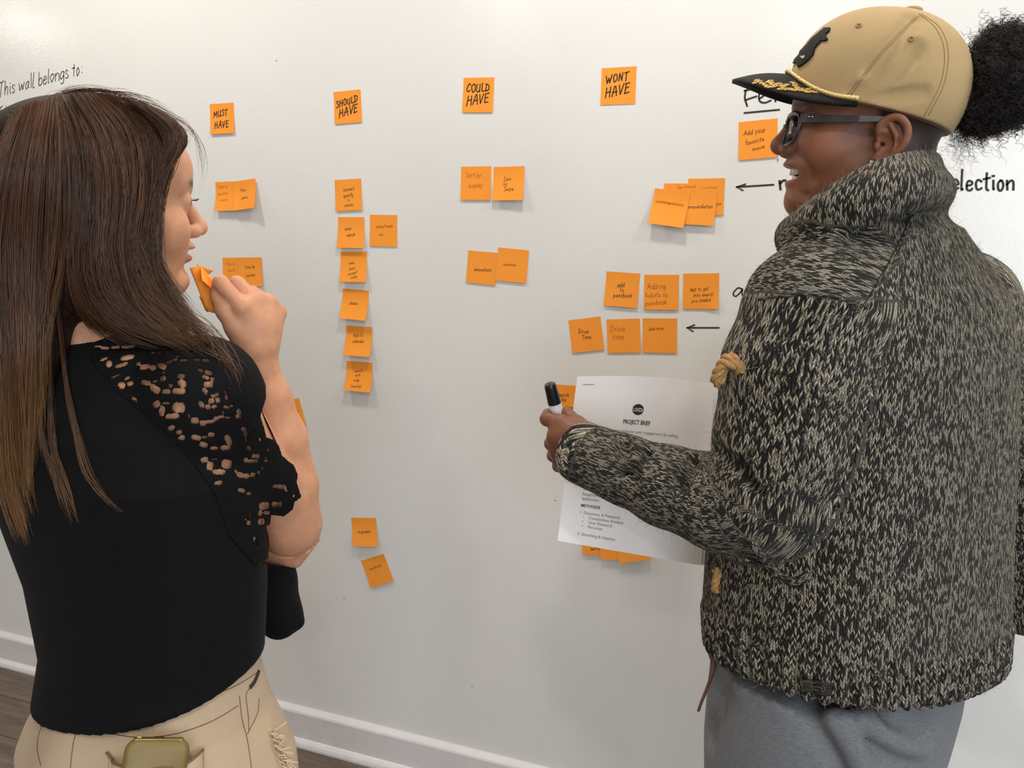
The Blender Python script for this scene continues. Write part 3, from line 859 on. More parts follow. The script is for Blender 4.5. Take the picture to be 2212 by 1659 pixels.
tint = tint * (1 - .55 * np.clip(lip, 0, 1)[:, None]) + np.array(srgb(186, 104, 92)) * .55 * np.clip(lip, 0, 1)[:, None]
blush = np.exp(-(((x - .075) / .03) ** 2 + ((np.abs(y) - .045) / .02) ** 2 + ((z + .02) / .022) ** 2))
tint = tint * (1 - .18 * blush[:, None]) + np.array(srgb(205, 120, 100)) * .18 * blush[:, None]
brow = np.exp(-((z - .0405 + .10 * np.clip(np.abs(y) - .03, 0, 1)) / .0046) ** 2) * (x > .050) * np.clip((np.abs(y) - .006) / .006, 0, 1) * np.clip((.056 - np.abs(y)) / .026, 0, 1)
tint = tint * (1 - .95 * np.clip(brow * 1.4, 0, 1)[:, None]) + np.array(srgb(46, 32, 26)) * .95 * np.clip(brow * 1.4, 0, 1)[:, None]
head_l = (Vh @ LR.T + LO, Fh, tint)
# ---- skin: right arm and hand
S = SDF(P(640, 1240, 1.2) + [-.30, -.20, -.04], P(450, 560, 1.1) + [.14, .12, .07], .0019)
S.chain([L_S, L_S * .5 + L_E * .5, L_E], [.049, .044, .037])
S.cone(L_E, L_E + nrm(L_S - L_E) * .03 + nrm(L_E - L_W) * .010, .036, .034, k=.015)
fore = [P(*q) for q in ((626, 1128, 1.09), (621, 1050, 1.085), (603, 950, 1.08), (580, 860, 1.073), (557, 790, 1.07), (556, 752, 1.068))]
S.chain(fore, [.038, .040, .036, .0285, .0245, .0255], k=.02)
# palm
mcp = [P(*q) for q in ((524, 664, 1.045), (551, 650, 1.062), (578, 655, 1.082), (600, 676, 1.098))]
wr = fore[-1]
for m_, r_ in zip(mcp, (.0135, .0135, .0130, .0120)):
    S.cone(wr + (m_ - wr) * .12, m_, .0185, r_, k=.014)
palm_in = nrm(np.cross(mcp[3] - mcp[0], wr - mcp[1]))
if palm_in @ FLAT_R > 0: palm_in = -palm_in
S.ell(wr * .42 + (mcp[0] + mcp[3]) * .29 + palm_in * .006, (.030, .030, .034), k=.012)
fing = [
    [mcp[0], P(476, 610, 1.045), P(468, 640, 1.068), P(474, 662, 1.070)],
    [mcp[1], P(512, 612, 1.066), P(492, 640, 1.090), P(494, 668, 1.088)],
    [mcp[2], P(545, 632, 1.092), P(520, 660, 1.112), P(520, 688, 1.105)],
    [mcp[3], P(575, 662, 1.112), P(550, 688, 1.125), P(545, 708, 1.115)]]
for f_, r0 in zip(fing, (.0098, .0098, .0092, .0082)):
    S.chain(f_, [r0 * 1.08, r0 * 1.0, r0 * .90, r0 * .78], k=.0035)
th = [P(540, 755, 1.055), P(508, 708, 1.045), P(486, 672, 1.045), P(470, 640, 1.050)]
S.chain(th, [.0170, .0125, .0108, .0085], k=.012)
Va, Fa = S.mesh(); Va = relax(Va, Fa, 1, .4)
ta = np.tile(SKIN_L, (len(Va), 1))
kn = np.zeros(len(Va))
for m_ in mcp + [f_[1] for f_ in fing]: kn = np.maximum(kn, np.exp(-((np.linalg.norm(Va - m_, axis=1) - .010) / .010) ** 2))
ta = ta * (1 - .12 * kn[:, None]) + np.array(srgb(205, 120, 95)) * .12 * kn[:, None]
# ---- skin: torso just under the top, other arm, hand under the elbow
lo = np.minimum.reduce([L_S, L_S2, L_E2, L_H2, P(335, 1560, 1.0)]) - .2; hi = np.maximum.reduce([L_S, L_S2, L_C, L_H2, L_E2]) + .2
hi[2] = L_C[2] + .07; lo[2] = .80
S = SDF(lo, hi, .004)
L_torso(S, -.0045)
S.chain([L_E2, L_H2], [.038, .026], k=.02)
d_ = nrm(L_H2 - L_E2)
S.ell(L_H2 + d_ * .03, (.036, .036, .02), k=.015)
Vt, Ft = S.mesh()
arm_ok = np.ones(len(Ft), bool)
tt = np.tile(SKIN_L, (len(Vt), 1))
S = SDF(L_H2 - .12, L_H2 + .12, .0022)
S.chain([L_H2 - d_ * .09, L_H2], [.030, .025]); S.ell(L_H2 + d_ * .04, (.034, .034, .020), k=.012)
side_ = nrm(np.cross(d_, UPZ))
for k_ in range(4):
    o_ = L_H2 + d_ * .055 + side_ * (-.026 + .017 * k_)
    S.chain([o_, o_ + d_ * .03 + UPZ * .004, o_ + d_ * .045 + UPZ * .022], [.0095, .0088, .0075], k=.006)
S.chain([L_H2 + d_ * .01 - side_ * .028, L_H2 + d_ * .045 - side_ * .042 + UPZ * .012, L_H2 + d_ * .06 - side_ * .04 + UPZ * .03], [.012, .0105, .0085], k=.008)
Vg, Fg = S.mesh(); tg = np.tile(SKIN_L, (len(Vg), 1))
V, Fc = join_arr(head_l[:2], (Va, Fa), (Vt, Ft), (Vg, Fg))
tn = np.concatenate([head_l[2], ta, tt, tg])
o = mesh_obj('body', V - Lroot_loc, Fc, M['skin_l'], PL, attrs={'tint': ('FLOAT_COLOR', np.c_[tn, np.ones(len(tn))])})
o['label'] = 'bare skin of face, neck, arm and hands'
# ---- eyes
M['eye_white'] = simple('eye_white', srgb(225, 218, 210), .15, .5)
M['iris'] = simple('dark_iris', srgb(40, 26, 20), .1, .5)
def eyeball(name, c, Rm, look, par, root, r=.0121):
    m = MB()
    nu, nv = 20, 14
    Vs, Fs = [], []
    Rl = frame_from(look)
    for i in range(nv + 1):
        a = math.pi * i / nv
        for j in range(nu):
            b = 2 * math.pi * j / nu
            Vs.append(c + r * (Rl @ np.array([math.cos(a), math.sin(a) * math.cos(b), math.sin(a) * math.sin(b)])))
    for i in range(nv):
        for j in range(nu):
            Fs.append((i * nu + j, (i + 1) * nu + j, (i + 1) * nu + (j + 1) % nu, i * nu + (j + 1) % nu))
    o = mesh_obj(name, np.array(Vs) - root, Fs, M['eye_white'], par)
    o.data.materials.append(M['iris'])
    for k, p in enumerate(o.data.polygons):
        if k // nu < 4: p.material_index = 1
    return o
M['lash'] = simple('eyelash_hair', srgb(24, 18, 16), .5)
def lashes(LRm, LOv, par, root, sc=1.0, zoff=.0195, ln=.009, sides=(1, -1)):
    for s in sides:
        m = MB()
        for q in np.linspace(-.9, .9, 15):
            a = np.array([.0965 - .004 * q * q, s * (.032 + .0115 * q), zoff - .0015 * q * q])
            b = a + np.array([ln * .8, s * .004 * q, ln * .35]); mid = (a + b) / 2 + np.array([.001, 0, -.001])
            pts = np.array([a, mid, b]) * sc
            V, Fq = tube_arr(pts @ LRm.T + LOv - root, [.0004, .0003, .0001], 3)
            m.add(V, Fq)
        m.build('eyelashes', M['lash'], par)['kind'] = 'stuff'
for s in (1, -1):
    eyeball('eye', LR @ np.array([.083, s * .032, .0165]) + LO, LR, L_face, PL, Lroot_loc)
lashes(LR, LO, PL, Lroot_loc, ln=.0075, zoff=.0205, sides=(-1,))
# teeth in the open smile
M['teeth'] = simple('tooth_enamel', srgb(228, 214, 200), .2, .5)
def teeth(LRm, LOv, par, root, xs, z0, hgt, n, rad, nm='upper_teeth'):
    m = MB()
    for k in range(n):
        a = (k - (n - 1) / 2) * (.0078 / rad)
        c = np.array([xs - rad + rad * math.cos(a), rad * math.sin(a), z0])
        e1 = np.array([-math.sin(a), math.cos(a), 0]); e0 = np.array([math.cos(a), math.sin(a), 0])
        w_ = .0036; t_ = .003
        V = []
        for dz, sh in ((hgt / 2, .85), (0, 1.0), (-hgt / 2, .92)):
            for du, dv in ((-1, -1), (1, -1), (1, .6), (.5, 1), (-.5, 1), (-1, .6)):
                V.append((c + e1 * du * w_ * sh + e0 * dv * t_ + np.array([0, 0, dz])) @ LRm.T + LOv - root)
        Fc = []
        for r in range(2):
            for j in range(6): Fc.append((r * 6 + j, r * 6 + (j + 1) % 6, (r + 1) * 6 + (j + 1) % 6, (r + 1) * 6 + j))
        Fc += [tuple(range(6))[::-1], tuple(range(12, 18))]
        m.add(V, Fc)
    return m.build(nm, M['teeth'], par)
teeth(LR, LO, PL, Lroot_loc, .0930, -.0390, .007, 8, .024)

# ---- black top: coarse shell plus finely cut lace shoulder
t = NT('black_crepe_fabric')
t.set(t.ramp(t.noise(900, t.obj(), 2), [(.3, (.0035, .0035, .004, 1)), (.7, (.007, .007, .0075, 1))]), .8, .12, sheen=.02)
t.bump(t.noise(1500, t.obj(), 2), .2, .0006)
M['black_top'] = t.m
t = NT('black_lace_thread')
t.set(t.ramp(t.noise(700, t.obj(), 2), [(.3, (.0035, .0035, .004, 1)), (.7, (.008, .0075, .0085, 1))]), .8, .12)
t.bump(t.noise(1100, t.obj(), 3), .5, .0012)
M['lace'] = t.m

hemA, hemB, hemC = P(112, 1470, 1.02), P(300, 1553, .89), P(556, 1388, 1.01)
hem_n = nrm(np.cross(hemB - hemA, hemC - hemA))
if hem_n[2] > 0: hem_n = -hem_n
def cut_half(S, p0, n_, k=.004):
    def fn(x, y, z): return -((x - p0[0]) * n_[0] + (y - p0[1]) * n_[1] + (z - p0[2]) * n_[2])
    S.op(fn, S.lo, S.lo + (S.n - 1) * S.res, k, 'sub')
def top_sdf(S):
    L_torso(S, 0.0, flare=True)
    cut_half(S, hemB, hem_n)
    # loose front hanging away from the waist
    S.chain([P(520, 1120, 1.10), P(580, 1250, 1.14), P(609, 1326, 1.15)], [.05, .036, .030], k=.04)
    S.chain([P(575, 1270, 1.13), P(600, 1346, 1.14)], [.03, .021], k=.02)
    S.chain([P(612, 1318, 1.15), P(644, 1344, 1.15)], [.026, .008], k=.012)
    # sleeve with a little ease
    S.chain([L_S, L_S * .5 + L_E * .5, L_S * .12 + L_E * .88], [.0525, .0515, .0540], k=.03)
    S.chain([L_S2, L_S2 * .5 + L_E2 * .5, L_S2 * .25 + L_E2 * .75], [.0525, .0505, .0500], k=.03)
    # neckline
    S.cone(LR @ np.array([-.018, 0, -.03]) + LO, L_C + UPZ * .012, .058, .060, k=.004, mode='sub')
sl_dir = nrm(L_E - L_S)
Z1 = """205 310 55 18 -5;297 338 65 28 5;447 328 62 27 -5;622 318 92 26 -5;670 260 52 18 10;425 250 35 10 0;205 185 35 12 10;285 483 65 28 -20;355 548 50 48 -40;430 457 52 9 -5;608 462 102 40 -12;525 568 95 28 -18;762 550 38 30 -20;845 593 68 42 -10;962 600 50 42 0;1088 580 72 42 25;1182 525 45 26 -10;1262 492 45 26 -5;1390 500 55 22 0;955 395 42 24 10;1052 397 38 26 0;1150 388 42 14 -5;1108 340 42 20 5;1222 332 42 26 -20;1150 300 30 8 0;1300 440 32 22 0;1370 388 48 14 0;1490 380 32 16 15;1568 492 45 24 5;1688 502 52 28 10;455 718 75 18 -22;345 745 25 20 0;605 745 48 28 -30;525 845 60 52 0;650 820 50 36 -10;755 745 30 16 50;868 812 78 40 10;990 790 42 22 -15;1098 750 48 40 0;1110 670 14 18 0;1200 850 36 28 30;993 895 80 50 30;1148 932 62 32 0;1318 922 90 42 0;1345 718 58 34 0;1362 820 62 50 45;1612 640 36 26 30;1722 670 55 34 20;1685 735 48 28 25;1775 770 28 40 0;1722 835 60 38 5;1680 920 28 50 -30;695 1050 50 46 20;1010 1105 60 48 -30;1140 1092 55 18 0;1085 1200 45 75 10;1315 1150 88 72 10;1228 1270 98 40 -5;865 1225 55 36 -30;1790 990 32 24 10;1845 970 26 22 0;1762 1060 38 42 0;1852 1048 36 36 0;1628 1110 34 50 -25;1718 1142 34 38 0;1805 1140 38 24 -10;1958 945 22 32 -20;1970 1010 26 32 0;1975 1148 42 24 20;2045 1130 30 22 0;2105 1060 22 20 0;1455 1270 18 30 0;1535 1330 55 50 10;1648 1362 46 46 0;1750 1345 62 30 -5;1835 1300 42 30 0;1900 1278 42 26 10;1990 1290 36 22 0;1925 1215 18 32 0;2130 1205 22 34 0;2115 1275 28 30 0;1055 1455 55 36 20;1195 1440 80 38 -30;1325 1492 46 32 -25;1245 1590 58 46 0;1360 1565 44 38 -10;1555 1565 70 44 15;1672 1560 36 24 0;1765 1525 50 40 10"""
Z2 = """262 440 42 30 25;360 472 40 22 0;470 468 52 30 0;495 395 30 55 -25;640 290 28 22 0;655 335 22 28 0;660 390 14 30 0;790 390 14 18 0;735 320 8 18 0;270 580 38 30 -20;365 577 34 10 0;320 640 34 42 10;478 622 52 46 10;405 695 66 26 0;400 800 42 18 -10;660 585 24 28 -20;705 595 24 24 0;752 590 24 18 0;730 545 18 22 0;770 545 24 24 0;690 470 30 22 45;850 590 24 16 0;845 560 14 10 0;562 690 18 18 0;605 722 36 28 20;665 735 30 26 0;725 725 28 24 0;780 700 22 18 0;815 665 14 20 0;620 870 40 24 15;690 900 30 18 0;935 830 26 20 0;985 835 30 24 0;1030 850 18 40 -20;1110 920 14 16 0;830 1015 52 38 -10;930 1000 34 28 0;985 1000 22 26 0;795 1085 24 30 0;855 1080 34 22 0;805 1165 36 34 0;700 1100 12 38 0;690 1178 28 24 0;655 1145 18 8 0;745 1330 26 24 0;755 1375 14 12 0;870 490 10 16 0;600 130 22 30 0;590 180 28 20 0"""
holes = []
for src, ox, oy, sc in ((Z1, 180, 700, 6.38), (Z2, 380, 860, 4.367)):
    for e_ in src.split(';'):
        a, b, rx, ry, an = map(float, e_.split())
        holes.append((ox + a / sc, oy + b / sc, rx / sc * 1.05, ry / sc * 1.05, math.radians(an)))
LACE_POLY = [(196, 712), (300, 700), (420, 680), (700, 680), (700, 1235), (556, 1215), (500, 1150), (470, 1060), (400, 960), (330, 900), (250, 830), (205, 775)]
SCALLOP = [(150, 650), (470, 690), (570, 740), (572, 860), (560, 899), (568, 924), (573, 945), (588, 950), (600, 963), (607, 984), (620, 996), (632, 1004), (641, 1025), (639, 1043), (649, 1073), (634, 1084), (631, 1100), (612, 1114), (584, 1110), (582, 1130), (572, 1137), (578, 1158), (580, 1178), (578, 1204), (560, 1216), (480, 1260), (100, 1260)]
lo = np.minimum.reduce([L_S, L_S2, L_E2, hemA, hemB]) - .13; hi = np.maximum.reduce([L_S, L_S2, L_E2, L_E]) + .13
lo[2] = .82; hi[2] = L_C[2] + .10
S = SDF(lo, hi, .0034); top_sdf(S)
Vc, Fcq = S.mesh()
c, nn = face_info(Vc, Fcq)
q = Px.proj(c)
front = np.einsum('ij,ij->i', nn, C_O - c) > 0
arm_par = (c - L_S) @ sl_dir
near_arm = np.linalg.norm((c - L_S) - arm_par[:, None] * sl_dir, axis=1) < .085
in_l = Px.poly(q, LACE_POLY)
top_surf_V, top_surf_F = Vc.copy(), Fcq.copy()
keep = ~(in_l & (front | (near_arm & (arm_par > 0))))
keep &= ~((np.linalg.norm((c - L_S) - arm_par[:, None] * sl_dir, axis=1) < .058) & (arm_par > .19) & (q[:, 1] < 1204) & (q[:, 0] > 540))
V1, F1 = compact(Vc, Fcq[keep])
V1 = V1 + 0
ob = mesh_obj('lace_top', V1 - Lroot_loc, F1, M['black_top'], PL)
ob['label'] = 'black short-sleeved top with loose hem'
bx = np.array([W(0, 0)])
S = SDF(np.minimum(L_S, L_E) - np.array([.26, .16, .11]), np.maximum(L_S, L_E) + np.array([.11, .12, .11]), .00125); top_sdf(S)
Vf, Ff = S.mesh()
c, nn = face_info(Vf, Ff)
q = Px.proj(c)
front = np.einsum('ij,ij->i', nn, C_O - c) > 0
keep = Px.poly(q, [(a - 6, b + (6 if b > 770 else 0)) if a < 560 else (a, b) for a, b in LACE_POLY]) & Px.poly(q, SCALLOP)
hl = np.zeros(len(c), bool)
for (a, b, rx, ry, an) in holes:
    dx, dy = q[:, 0] - a, q[:, 1] - b
    u = dx * math.cos(an) + dy * math.sin(an); v = -dx * math.sin(an) + dy * math.cos(an)
    hl |= (np.abs(u / rx) ** 2.8 + np.abs(v / ry) ** 2.8) < 1
keep &= ~(hl & front)
V2, F2 = compact(Vf, Ff[keep])
ol = mesh_obj('lace_sleeve', V2 - Lroot_loc, F2, M['lace'], ob)
ol['label'] = 'scalloped black openwork lace over the shoulder'
md = ol.modifiers.new('thickness', 'SOLIDIFY'); md.thickness = .0022; md.offset = .3
# ---- hair of the left person: solid mass plus combed strands
def hair_mat(name, dark, mid, tip, rough=.38):
    t = NT(name)
    a = t.attr('strand'); sx = t.n('ShaderNodeSeparateXYZ'); t.l(a.outputs['Vector'], sx.inputs[0])
    base = t.mix(sx.outputs[1], srgb(*dark) + (1,), srgb(*mid) + (1,))
    f = t.math('POWER', sx.outputs[0], 4.0)
    t.set(t.mix(f, base, srgb(*tip) + (1,)), rough, .45)
    return t.m
M['hair_l'] = hair_mat('brown_hair_strands', (34, 21, 15), (116, 76, 52), (172, 130, 86))
t = NT('brown_hair_mass')
mp = t.n('ShaderNodeMapping'); t.l(t.obj(), mp.inputs[0]); mp.inputs['Scale'].default_value = (1, 1, .08)
g = t.noise(260, mp.outputs[0], 4, .6)
t.set(t.ramp(g, [(.3, srgb(24, 16, 13) + (1,)), (.7, srgb(52, 33, 23) + (1,))]), .6, .12)
t.bump(g, .8, .003)
M['hair_mass'] = t.m

Ltop = Surf(top_surf_V, top_surf_F)
def on_top(px, py, off):
    p, n_ = Ltop.hit(px, py)
    return P(px, py, .88) if p is None else p + nrm(C_O - p) * off
S = SDF(LO - np.array([.26, .26, .50]), LO + np.array([.26, .26, .18]), .004)
def shell(x, y, z):
    px, py, pz = x - LO[0], y - LO[1], z - LO[2]
    u = px * LR[0, 0] + py * LR[1, 0] + pz * LR[2, 0]
    v = px * LR[0, 1] + py * LR[1, 1] + pz * LR[2, 1]
    w = px * LR[0, 2] + py * LR[1, 2] + pz * LR[2, 2]
    c = np.array([-.012, 0, .038]); r = np.array([.112, .090, .088])
    k0 = np.sqrt(((u - c[0]) / r[0]) ** 2 + ((v - c[1]) / r[1]) ** 2 + ((w - c[2]) / r[2]) ** 2)
    d = (k0 - 1) * .088
    line = np.interp(w.ravel(), [-.12, -.06, -.02, .02, .05, .075, .095, .12], [.020, .006, .000, .004, .030, .060, .092, .13]).reshape(w.shape)
    cut = u - line
    h = np.maximum(.012 - np.abs(d - cut), 0) / .012
    return np.maximum(d, cut) + h * h * .003
S.op(shell, LO - .2, LO + .2)
S.chain([P(258, 470, .935), P(255, 580, .93), P(300, 662, .93), P(378, 728, .925)], [.042, .042, .034, .016], k=.03)
S.chain([P(200, 480, .93), P(190, 590, .93), P(240, 665, .925)], [.05, .046, .024], k=.03)
S.chain([P(95, 440, .95), P(62, 600, .93), P(40, 740, .90), on_top(30, 880, .012), on_top(28, 1020, .008)], [.072, .062, .046, .030, .014], k=.03)
Vb, Fb = S.mesh(); Vb = relax(Vb, Fb, 2, .5)
hm = mesh_obj('hair', Vb - Lroot_loc, Fb, M['hair_mass'], PL)
hm['label'] = 'long straight brown hair with lighter ends'
Lhair = Surf(np.concatenate([Vb, top_surf_V]), np.concatenate([Fb, top_surf_F + len(Vb)]))

def sheet(guides, K=21, sub=5, off=.003, fall=.9):
    """pixel guide curves -> dense set of 3-D guide curves lying on the hair surface"""
    G2 = []
    for gd in guides:
        q = crom(gd, 8); s_ = np.r_[0, np.cumsum(np.linalg.norm(np.diff(q, axis=0), axis=1))]
        t_ = np.linspace(0, s_[-1], K)
        G2.append(np.stack([np.interp(t_, s_, q[:, i]) for i in (0, 1)], 1))
    G2 = np.array(G2)
    n = (len(G2) - 1) * sub + 1
    pos = np.linspace(0, len(G2) - 1, n)
    D = np.empty((n, K, 3))
    for i, p in enumerate(pos):
        a = int(min(math.floor(p), len(G2) - 2)); f = p - a
        g = G2[a] * (1 - f) + G2[a + 1] * f
        h = np.full(K, np.nan)
        for k in range(K):
            hit, _ = Lhair.hit(*g[k])
            if hit is not None and hit @ FLAT_F < 1.15: h[k] = hit @ FLAT_F - off
        ok = ~np.isnan(h)
        h = np.interp(np.arange(K), np.where(ok)[0], h[ok]) if ok.any() else np.full(K, fall)
        for _ in range(2): h[1:-1] = (h[:-2] + 2 * h[1:-1] + h[2:]) / 4
        D[i] = [P(g[k][0], g[k][1], h[k]) for k in range(K)]
    return D
def comb(D, N, r0, seed, wob=.004, lift=.006, cut=(.75, 1.0), clump=40, tip=1.0):
    r = np.random.default_rng(seed)
    n, K, _ = D.shape
    s = r.random(N) * (n - 1)
    a = np.minimum(s.astype(int), n - 2); f = (s - a)[:, None, None]
    B = D[a] * (1 - f) + D[a + 1] * f
    ln = r.uniform(cut[0], cut[1], N)
    tt = np.linspace(0, 1, K)
    src = tt[None] * ln[:, None] * (K - 1)
    i0 = np.minimum(src.astype(int), K - 2); fr = (src - i0)[..., None]
    idx = np.arange(N)[:, None]
    B = B[idx, i0] * (1 - fr) + B[idx, i0 + 1] * fr
    cl = (s / (n - 1) * clump).astype(int)
    cv = r.normal(0, 1, (clump + 1, 3, 3))
    ph = r.uniform(0, 6.28, (clump + 1, 3))
    wv = sum(cv[cl][:, j][:, None, :] * np.sin(tt[None, :, None] * (2 + 2 * j) + ph[cl][:, j][:, None, None]) / (1 + j) for j in range(3))
    B = B + wv * wob * tt[None, :, None] ** .7
    iv = r.normal(0, 1, (N, 2, 3)); ip = r.uniform(0, 6.28, (N, 2))
    wi = sum(iv[:, j][:, None, :] * np.sin(tt[None, :, None] * (3 + 4 * j) + ip[:, j][:, None, None]) for j in range(2))
    B = B + wi * wob * .35 * (.3 + tt[None, :, None])
    tow = C_O - B; tow /= np.linalg.norm(tow, axis=2, keepdims=True)
    B = B + tow * (r.random(N) * lift)[:, None, None]
    rad = r0 * r.uniform(.7, 1.3, N)[:, None] * np.clip((1.04 - tt) * 4, .12, 1)[None]
    at = np.stack([np.broadcast_to(tt * tip, (N, K)) * ln[:, None], np.broadcast_to((r.random(N) * .6 + r.random(clump + 1)[cl] * .4)[:, None], (N, K)), np.zeros((N, K))], -1)
    return B, rad, at
def strand_obj(name, sets, mat, par, root, label=None):
    Vs, Fs, As, b = [], [], [], 0
    for B, rad, at in sets:
        V, Q = strands(B, rad)
        Vs.append(V); Fs.append(Q + b); b += len(V)
        As.append(np.repeat(at[:, :, None, :], 3, 2).reshape(-1, 3))
    o = mesh_obj(name, np.concatenate(Vs) - root, np.concatenate(Fs), mat, par, attrs={'strand': ('FLOAT_VECTOR', np.concatenate(As))})
    o['kind'] = 'stuff'
    if label: o['label'] = label
    return o
gB = [
 [(120,208),(148,300),(156,430),(146,560),(160,655),(212,722),(300,748)],
 [(150,204),(200,300),(215,430),(205,560),(235,650),(310,712),(390,748)],
 [(185,202),(250,290),(268,420),(258,540),(285,640),(350,705),(430,752)],
 [(220,205),(295,285),(312,400),(300,520),(322,620),(375,690),(445,745)],
 [(255,211),(335,285),(345,380),(326,500),(336,590),(385,668),(440,722)],
 [(300,222),(375,285),(362,360),(338,450),(330,540),(350,610),(420,690)],
 [(340,240),(402,292),(372,345),(344,420),(336,500),(340,570),(385,640)]]
gA = [
 [(20,255),(-25,380),(-45,560),(-30,760),(-10,950),(10,1080),(45,1178)],
 [(50,232),(10,360),(-8,540),(0,740),(15,940),(30,1070),(60,1175)],
 [(80,220),(48,340),(32,520),(36,720),(42,900),(50,1030),(75,1120)],
 [(110,212),(88,330),(74,500),(72,640),(68,800),(62,940),(60,1060)],
 [(130,206),(147,330),(152,450),(140,570),(108,670),(90,790),(84,900)]]
DA, DB = sheet(gA), sheet(gB)
sets = [comb(DB, 3600, .00036, 3, .006, .007, (.66, 1.02), 70, .74), comb(DA, 2600, .00036, 4, .005, .007, (.72, 1.0), 50)]
# thin lighter locks over the back and wisps round the front
gC = [[(118,640),(135,780),(160,920),(185,1020),(230,1080),(272,1114)], [(110,700),(112,850),(122,980),(150,1070),(172,1135)], [(60,800),(90,930),(110,1000),(128,1060),(150,1128)]]
sets += [comb(sheet([gC[0], [(a + 5, b) for a, b in gC[0]]], sub=2, off=.004), 36, .00030, 5, .0025, .003, (.6, 1.0), 6),
         comb(sheet([gC[1], [(a - 9, b) for a, b in gC[1]]], sub=2, off=.004), 46, .00030, 6, .003, .003, (.6, 1.0), 6),
         comb(sheet([gC[2], [(a - 8, b) for a, b in gC[2]]], sub=2, off=.004), 46, .00030, 8, .003, .003, (.6, 1.0), 6)]
gD = [[(330,600),(385,680),(430,740),(470,765),(505,790),(520,850)], [(350,620),(410,690),(455,720),(490,760),(515,800),(530,860)], [(345,580),(400,640),(440,690),(480,740),(500,770),(525,830)]]
sets += [comb(sheet([gD[0], gD[1]], sub=2, off=.004), 70, .00028, 9, .007, .006, (.5, .95), 12), comb(sheet([gD[2], gD[1]], sub=2, off=.01), 24, .00025, 10, .008, .02, (.6, 1), 8)]
gE = [[(340,236),(400,270),(428,320),(446,390),(438,430)], [(320,228),(398,268),(420,310),(432,360),(425,410)]]
sets += [comb(sheet(gE, sub=2, off=.0, fall=.98), 16, .00016, 11, .006, .004, (.5, 1), 6)]
gF = [[(40,262),(90,218),(140,196),(190,196),(240,204)], [(100,212),(170,192),(250,200),(330,228),(400,282)], [(150,205),(240,206),(330,236),(390,280),(420,330)]]
sets += [comb(sheet(gF, sub=3, off=-.01, fall=.96), 150, .00018, 12, .005, .004, (.5, 1), 20)]
so = strand_obj('hair_strands', sets, M['hair_l'], hm, Lroot_loc)
# ---- beige jeans, shoes, phone, note pad
t = NT('beige_denim')
f = t.noise(9, t.obj(), 4, .6); f2 = t.noise(700, t.obj(), 2)
t.set(t.mix(t.math('ADD', t.math('MULTIPLY', f, .7), t.math('MULTIPLY', f2, .3)), srgb(172, 148, 120) + (1,), srgb(206, 184, 156) + (1,)), .85, .2, sheen=.1)
t.bump(t.math('ADD', t.math('MULTIPLY', f2, .5), t.noise(30, t.obj(), 3)), .35, .002)
M['jeans'] = t.m
M['stitch'] = simple('brown_stitching', srgb(128, 98, 70), .8, .2)
M['denim_dark'] = simple('painted_slit_shade', srgb(60, 44, 32), .8)
Lr = nrm(np.cross(L_tor, UPZ))              # her right
rows = [(337,1325,1.0,.142,.100),(338,1362,1.0,.141,.099),(337,1420,1.0,.145,.102),(337,1500,1.0,.158,.114),(337,1560,1.0,.180,.130),(339,1610,1.0,.196,.139),(346,1680,1.0,.198,.140),(350,1730,1.0,.188,.130)]
c = np.array([P(a, b, h) for a, b, h, w, d in rows]); w_ = np.array([r[3] for r in rows]); d_ = np.array([r[4] for r in rows])
o_ = np.argsort(c[:, 2])
hipc = P(350, 1720, 1.0)
S = SDF((c[:, 0].min() - .3, c[:, 1].min() - .3, .02), (c[:, 0].max() + .3, c[:, 1].max() + .3, c[:, 2].max() + .02), .0045)
S.slices(c[o_, 2], c[o_, 0], c[o_, 1], w_[o_], d_[o_], L_yaw, 2.3)
feet = []
for s in (1, -1):
    a = hipc + Lr * s * .088 - UPZ * .02; k_ = np.array([*(hipc + Lr * s * .095 + L_tor * .015)[:2], .44]); b = np.array([*(hipc + Lr * s * .10 - L_tor * .01)[:2], .07])
    S.chain([a, (a + k_) / 2, k_, (k_ + b) / 2, b], [.094, .080, .062, .060, .048], k=.02)
    feet.append(b)
S.ell(P(205, 1700, .915), (.065, .065, .08), k=.05); S.ell(P(345, 1700, .900), (.068, .068, .08), k=.05)
Vj, Fj = S.mesh(); Vj = relax(Vj, Fj, 2, .5)
oj = mesh_obj('jeans', Vj - Lroot_loc, Fj, M['jeans'], PL)
oj['label'] = 'beige denim jeans with frayed tear on the thigh'
Ljean = Surf(Vj, Fj)
def add_seams(surf, lines, mat, par, root, name, r=.0011, off=.0003):
    for ln in lines:
        res = seam_tube(surf, ln, r, off)
        if res is None: continue
        m = MB(); m.add(res[0] - root, res[1]); m.build(name, mat, par)
add_seams(Ljean, [
    [(150,1530),(207,1562),(237,1582),(278,1591),(330,1592),(383,1584),(441,1565),(481,1545),(514,1524)],
    [(458,1499),(492,1489),(522,1474),(556,1452)],
    [(97,1504),(108,1523),(102,1547),(86,1581),(81,1618),(89,1655)],
    [(183,1535),(171,1567),(159,1604),(153,1655),(152,1690)],
    [(517,1503),(522,1550),(534,1598),(542,1652),(548,1700)],
    [(539,1486),(531,1503),(536,1547),(537,1581)],
    [(559,1509),(556,1540),(542,1570),(534,1586)]], M['stitch'], oj, Lroot_loc, 'seam', .0006)
add_seams(Ljean, [[(558,1450),(549,1472),(539,1485)]], M['denim_dark'], oj, Lroot_loc, 'pocket_slit', .0028)  # dark brown tube paints the shade inside the pocket opening
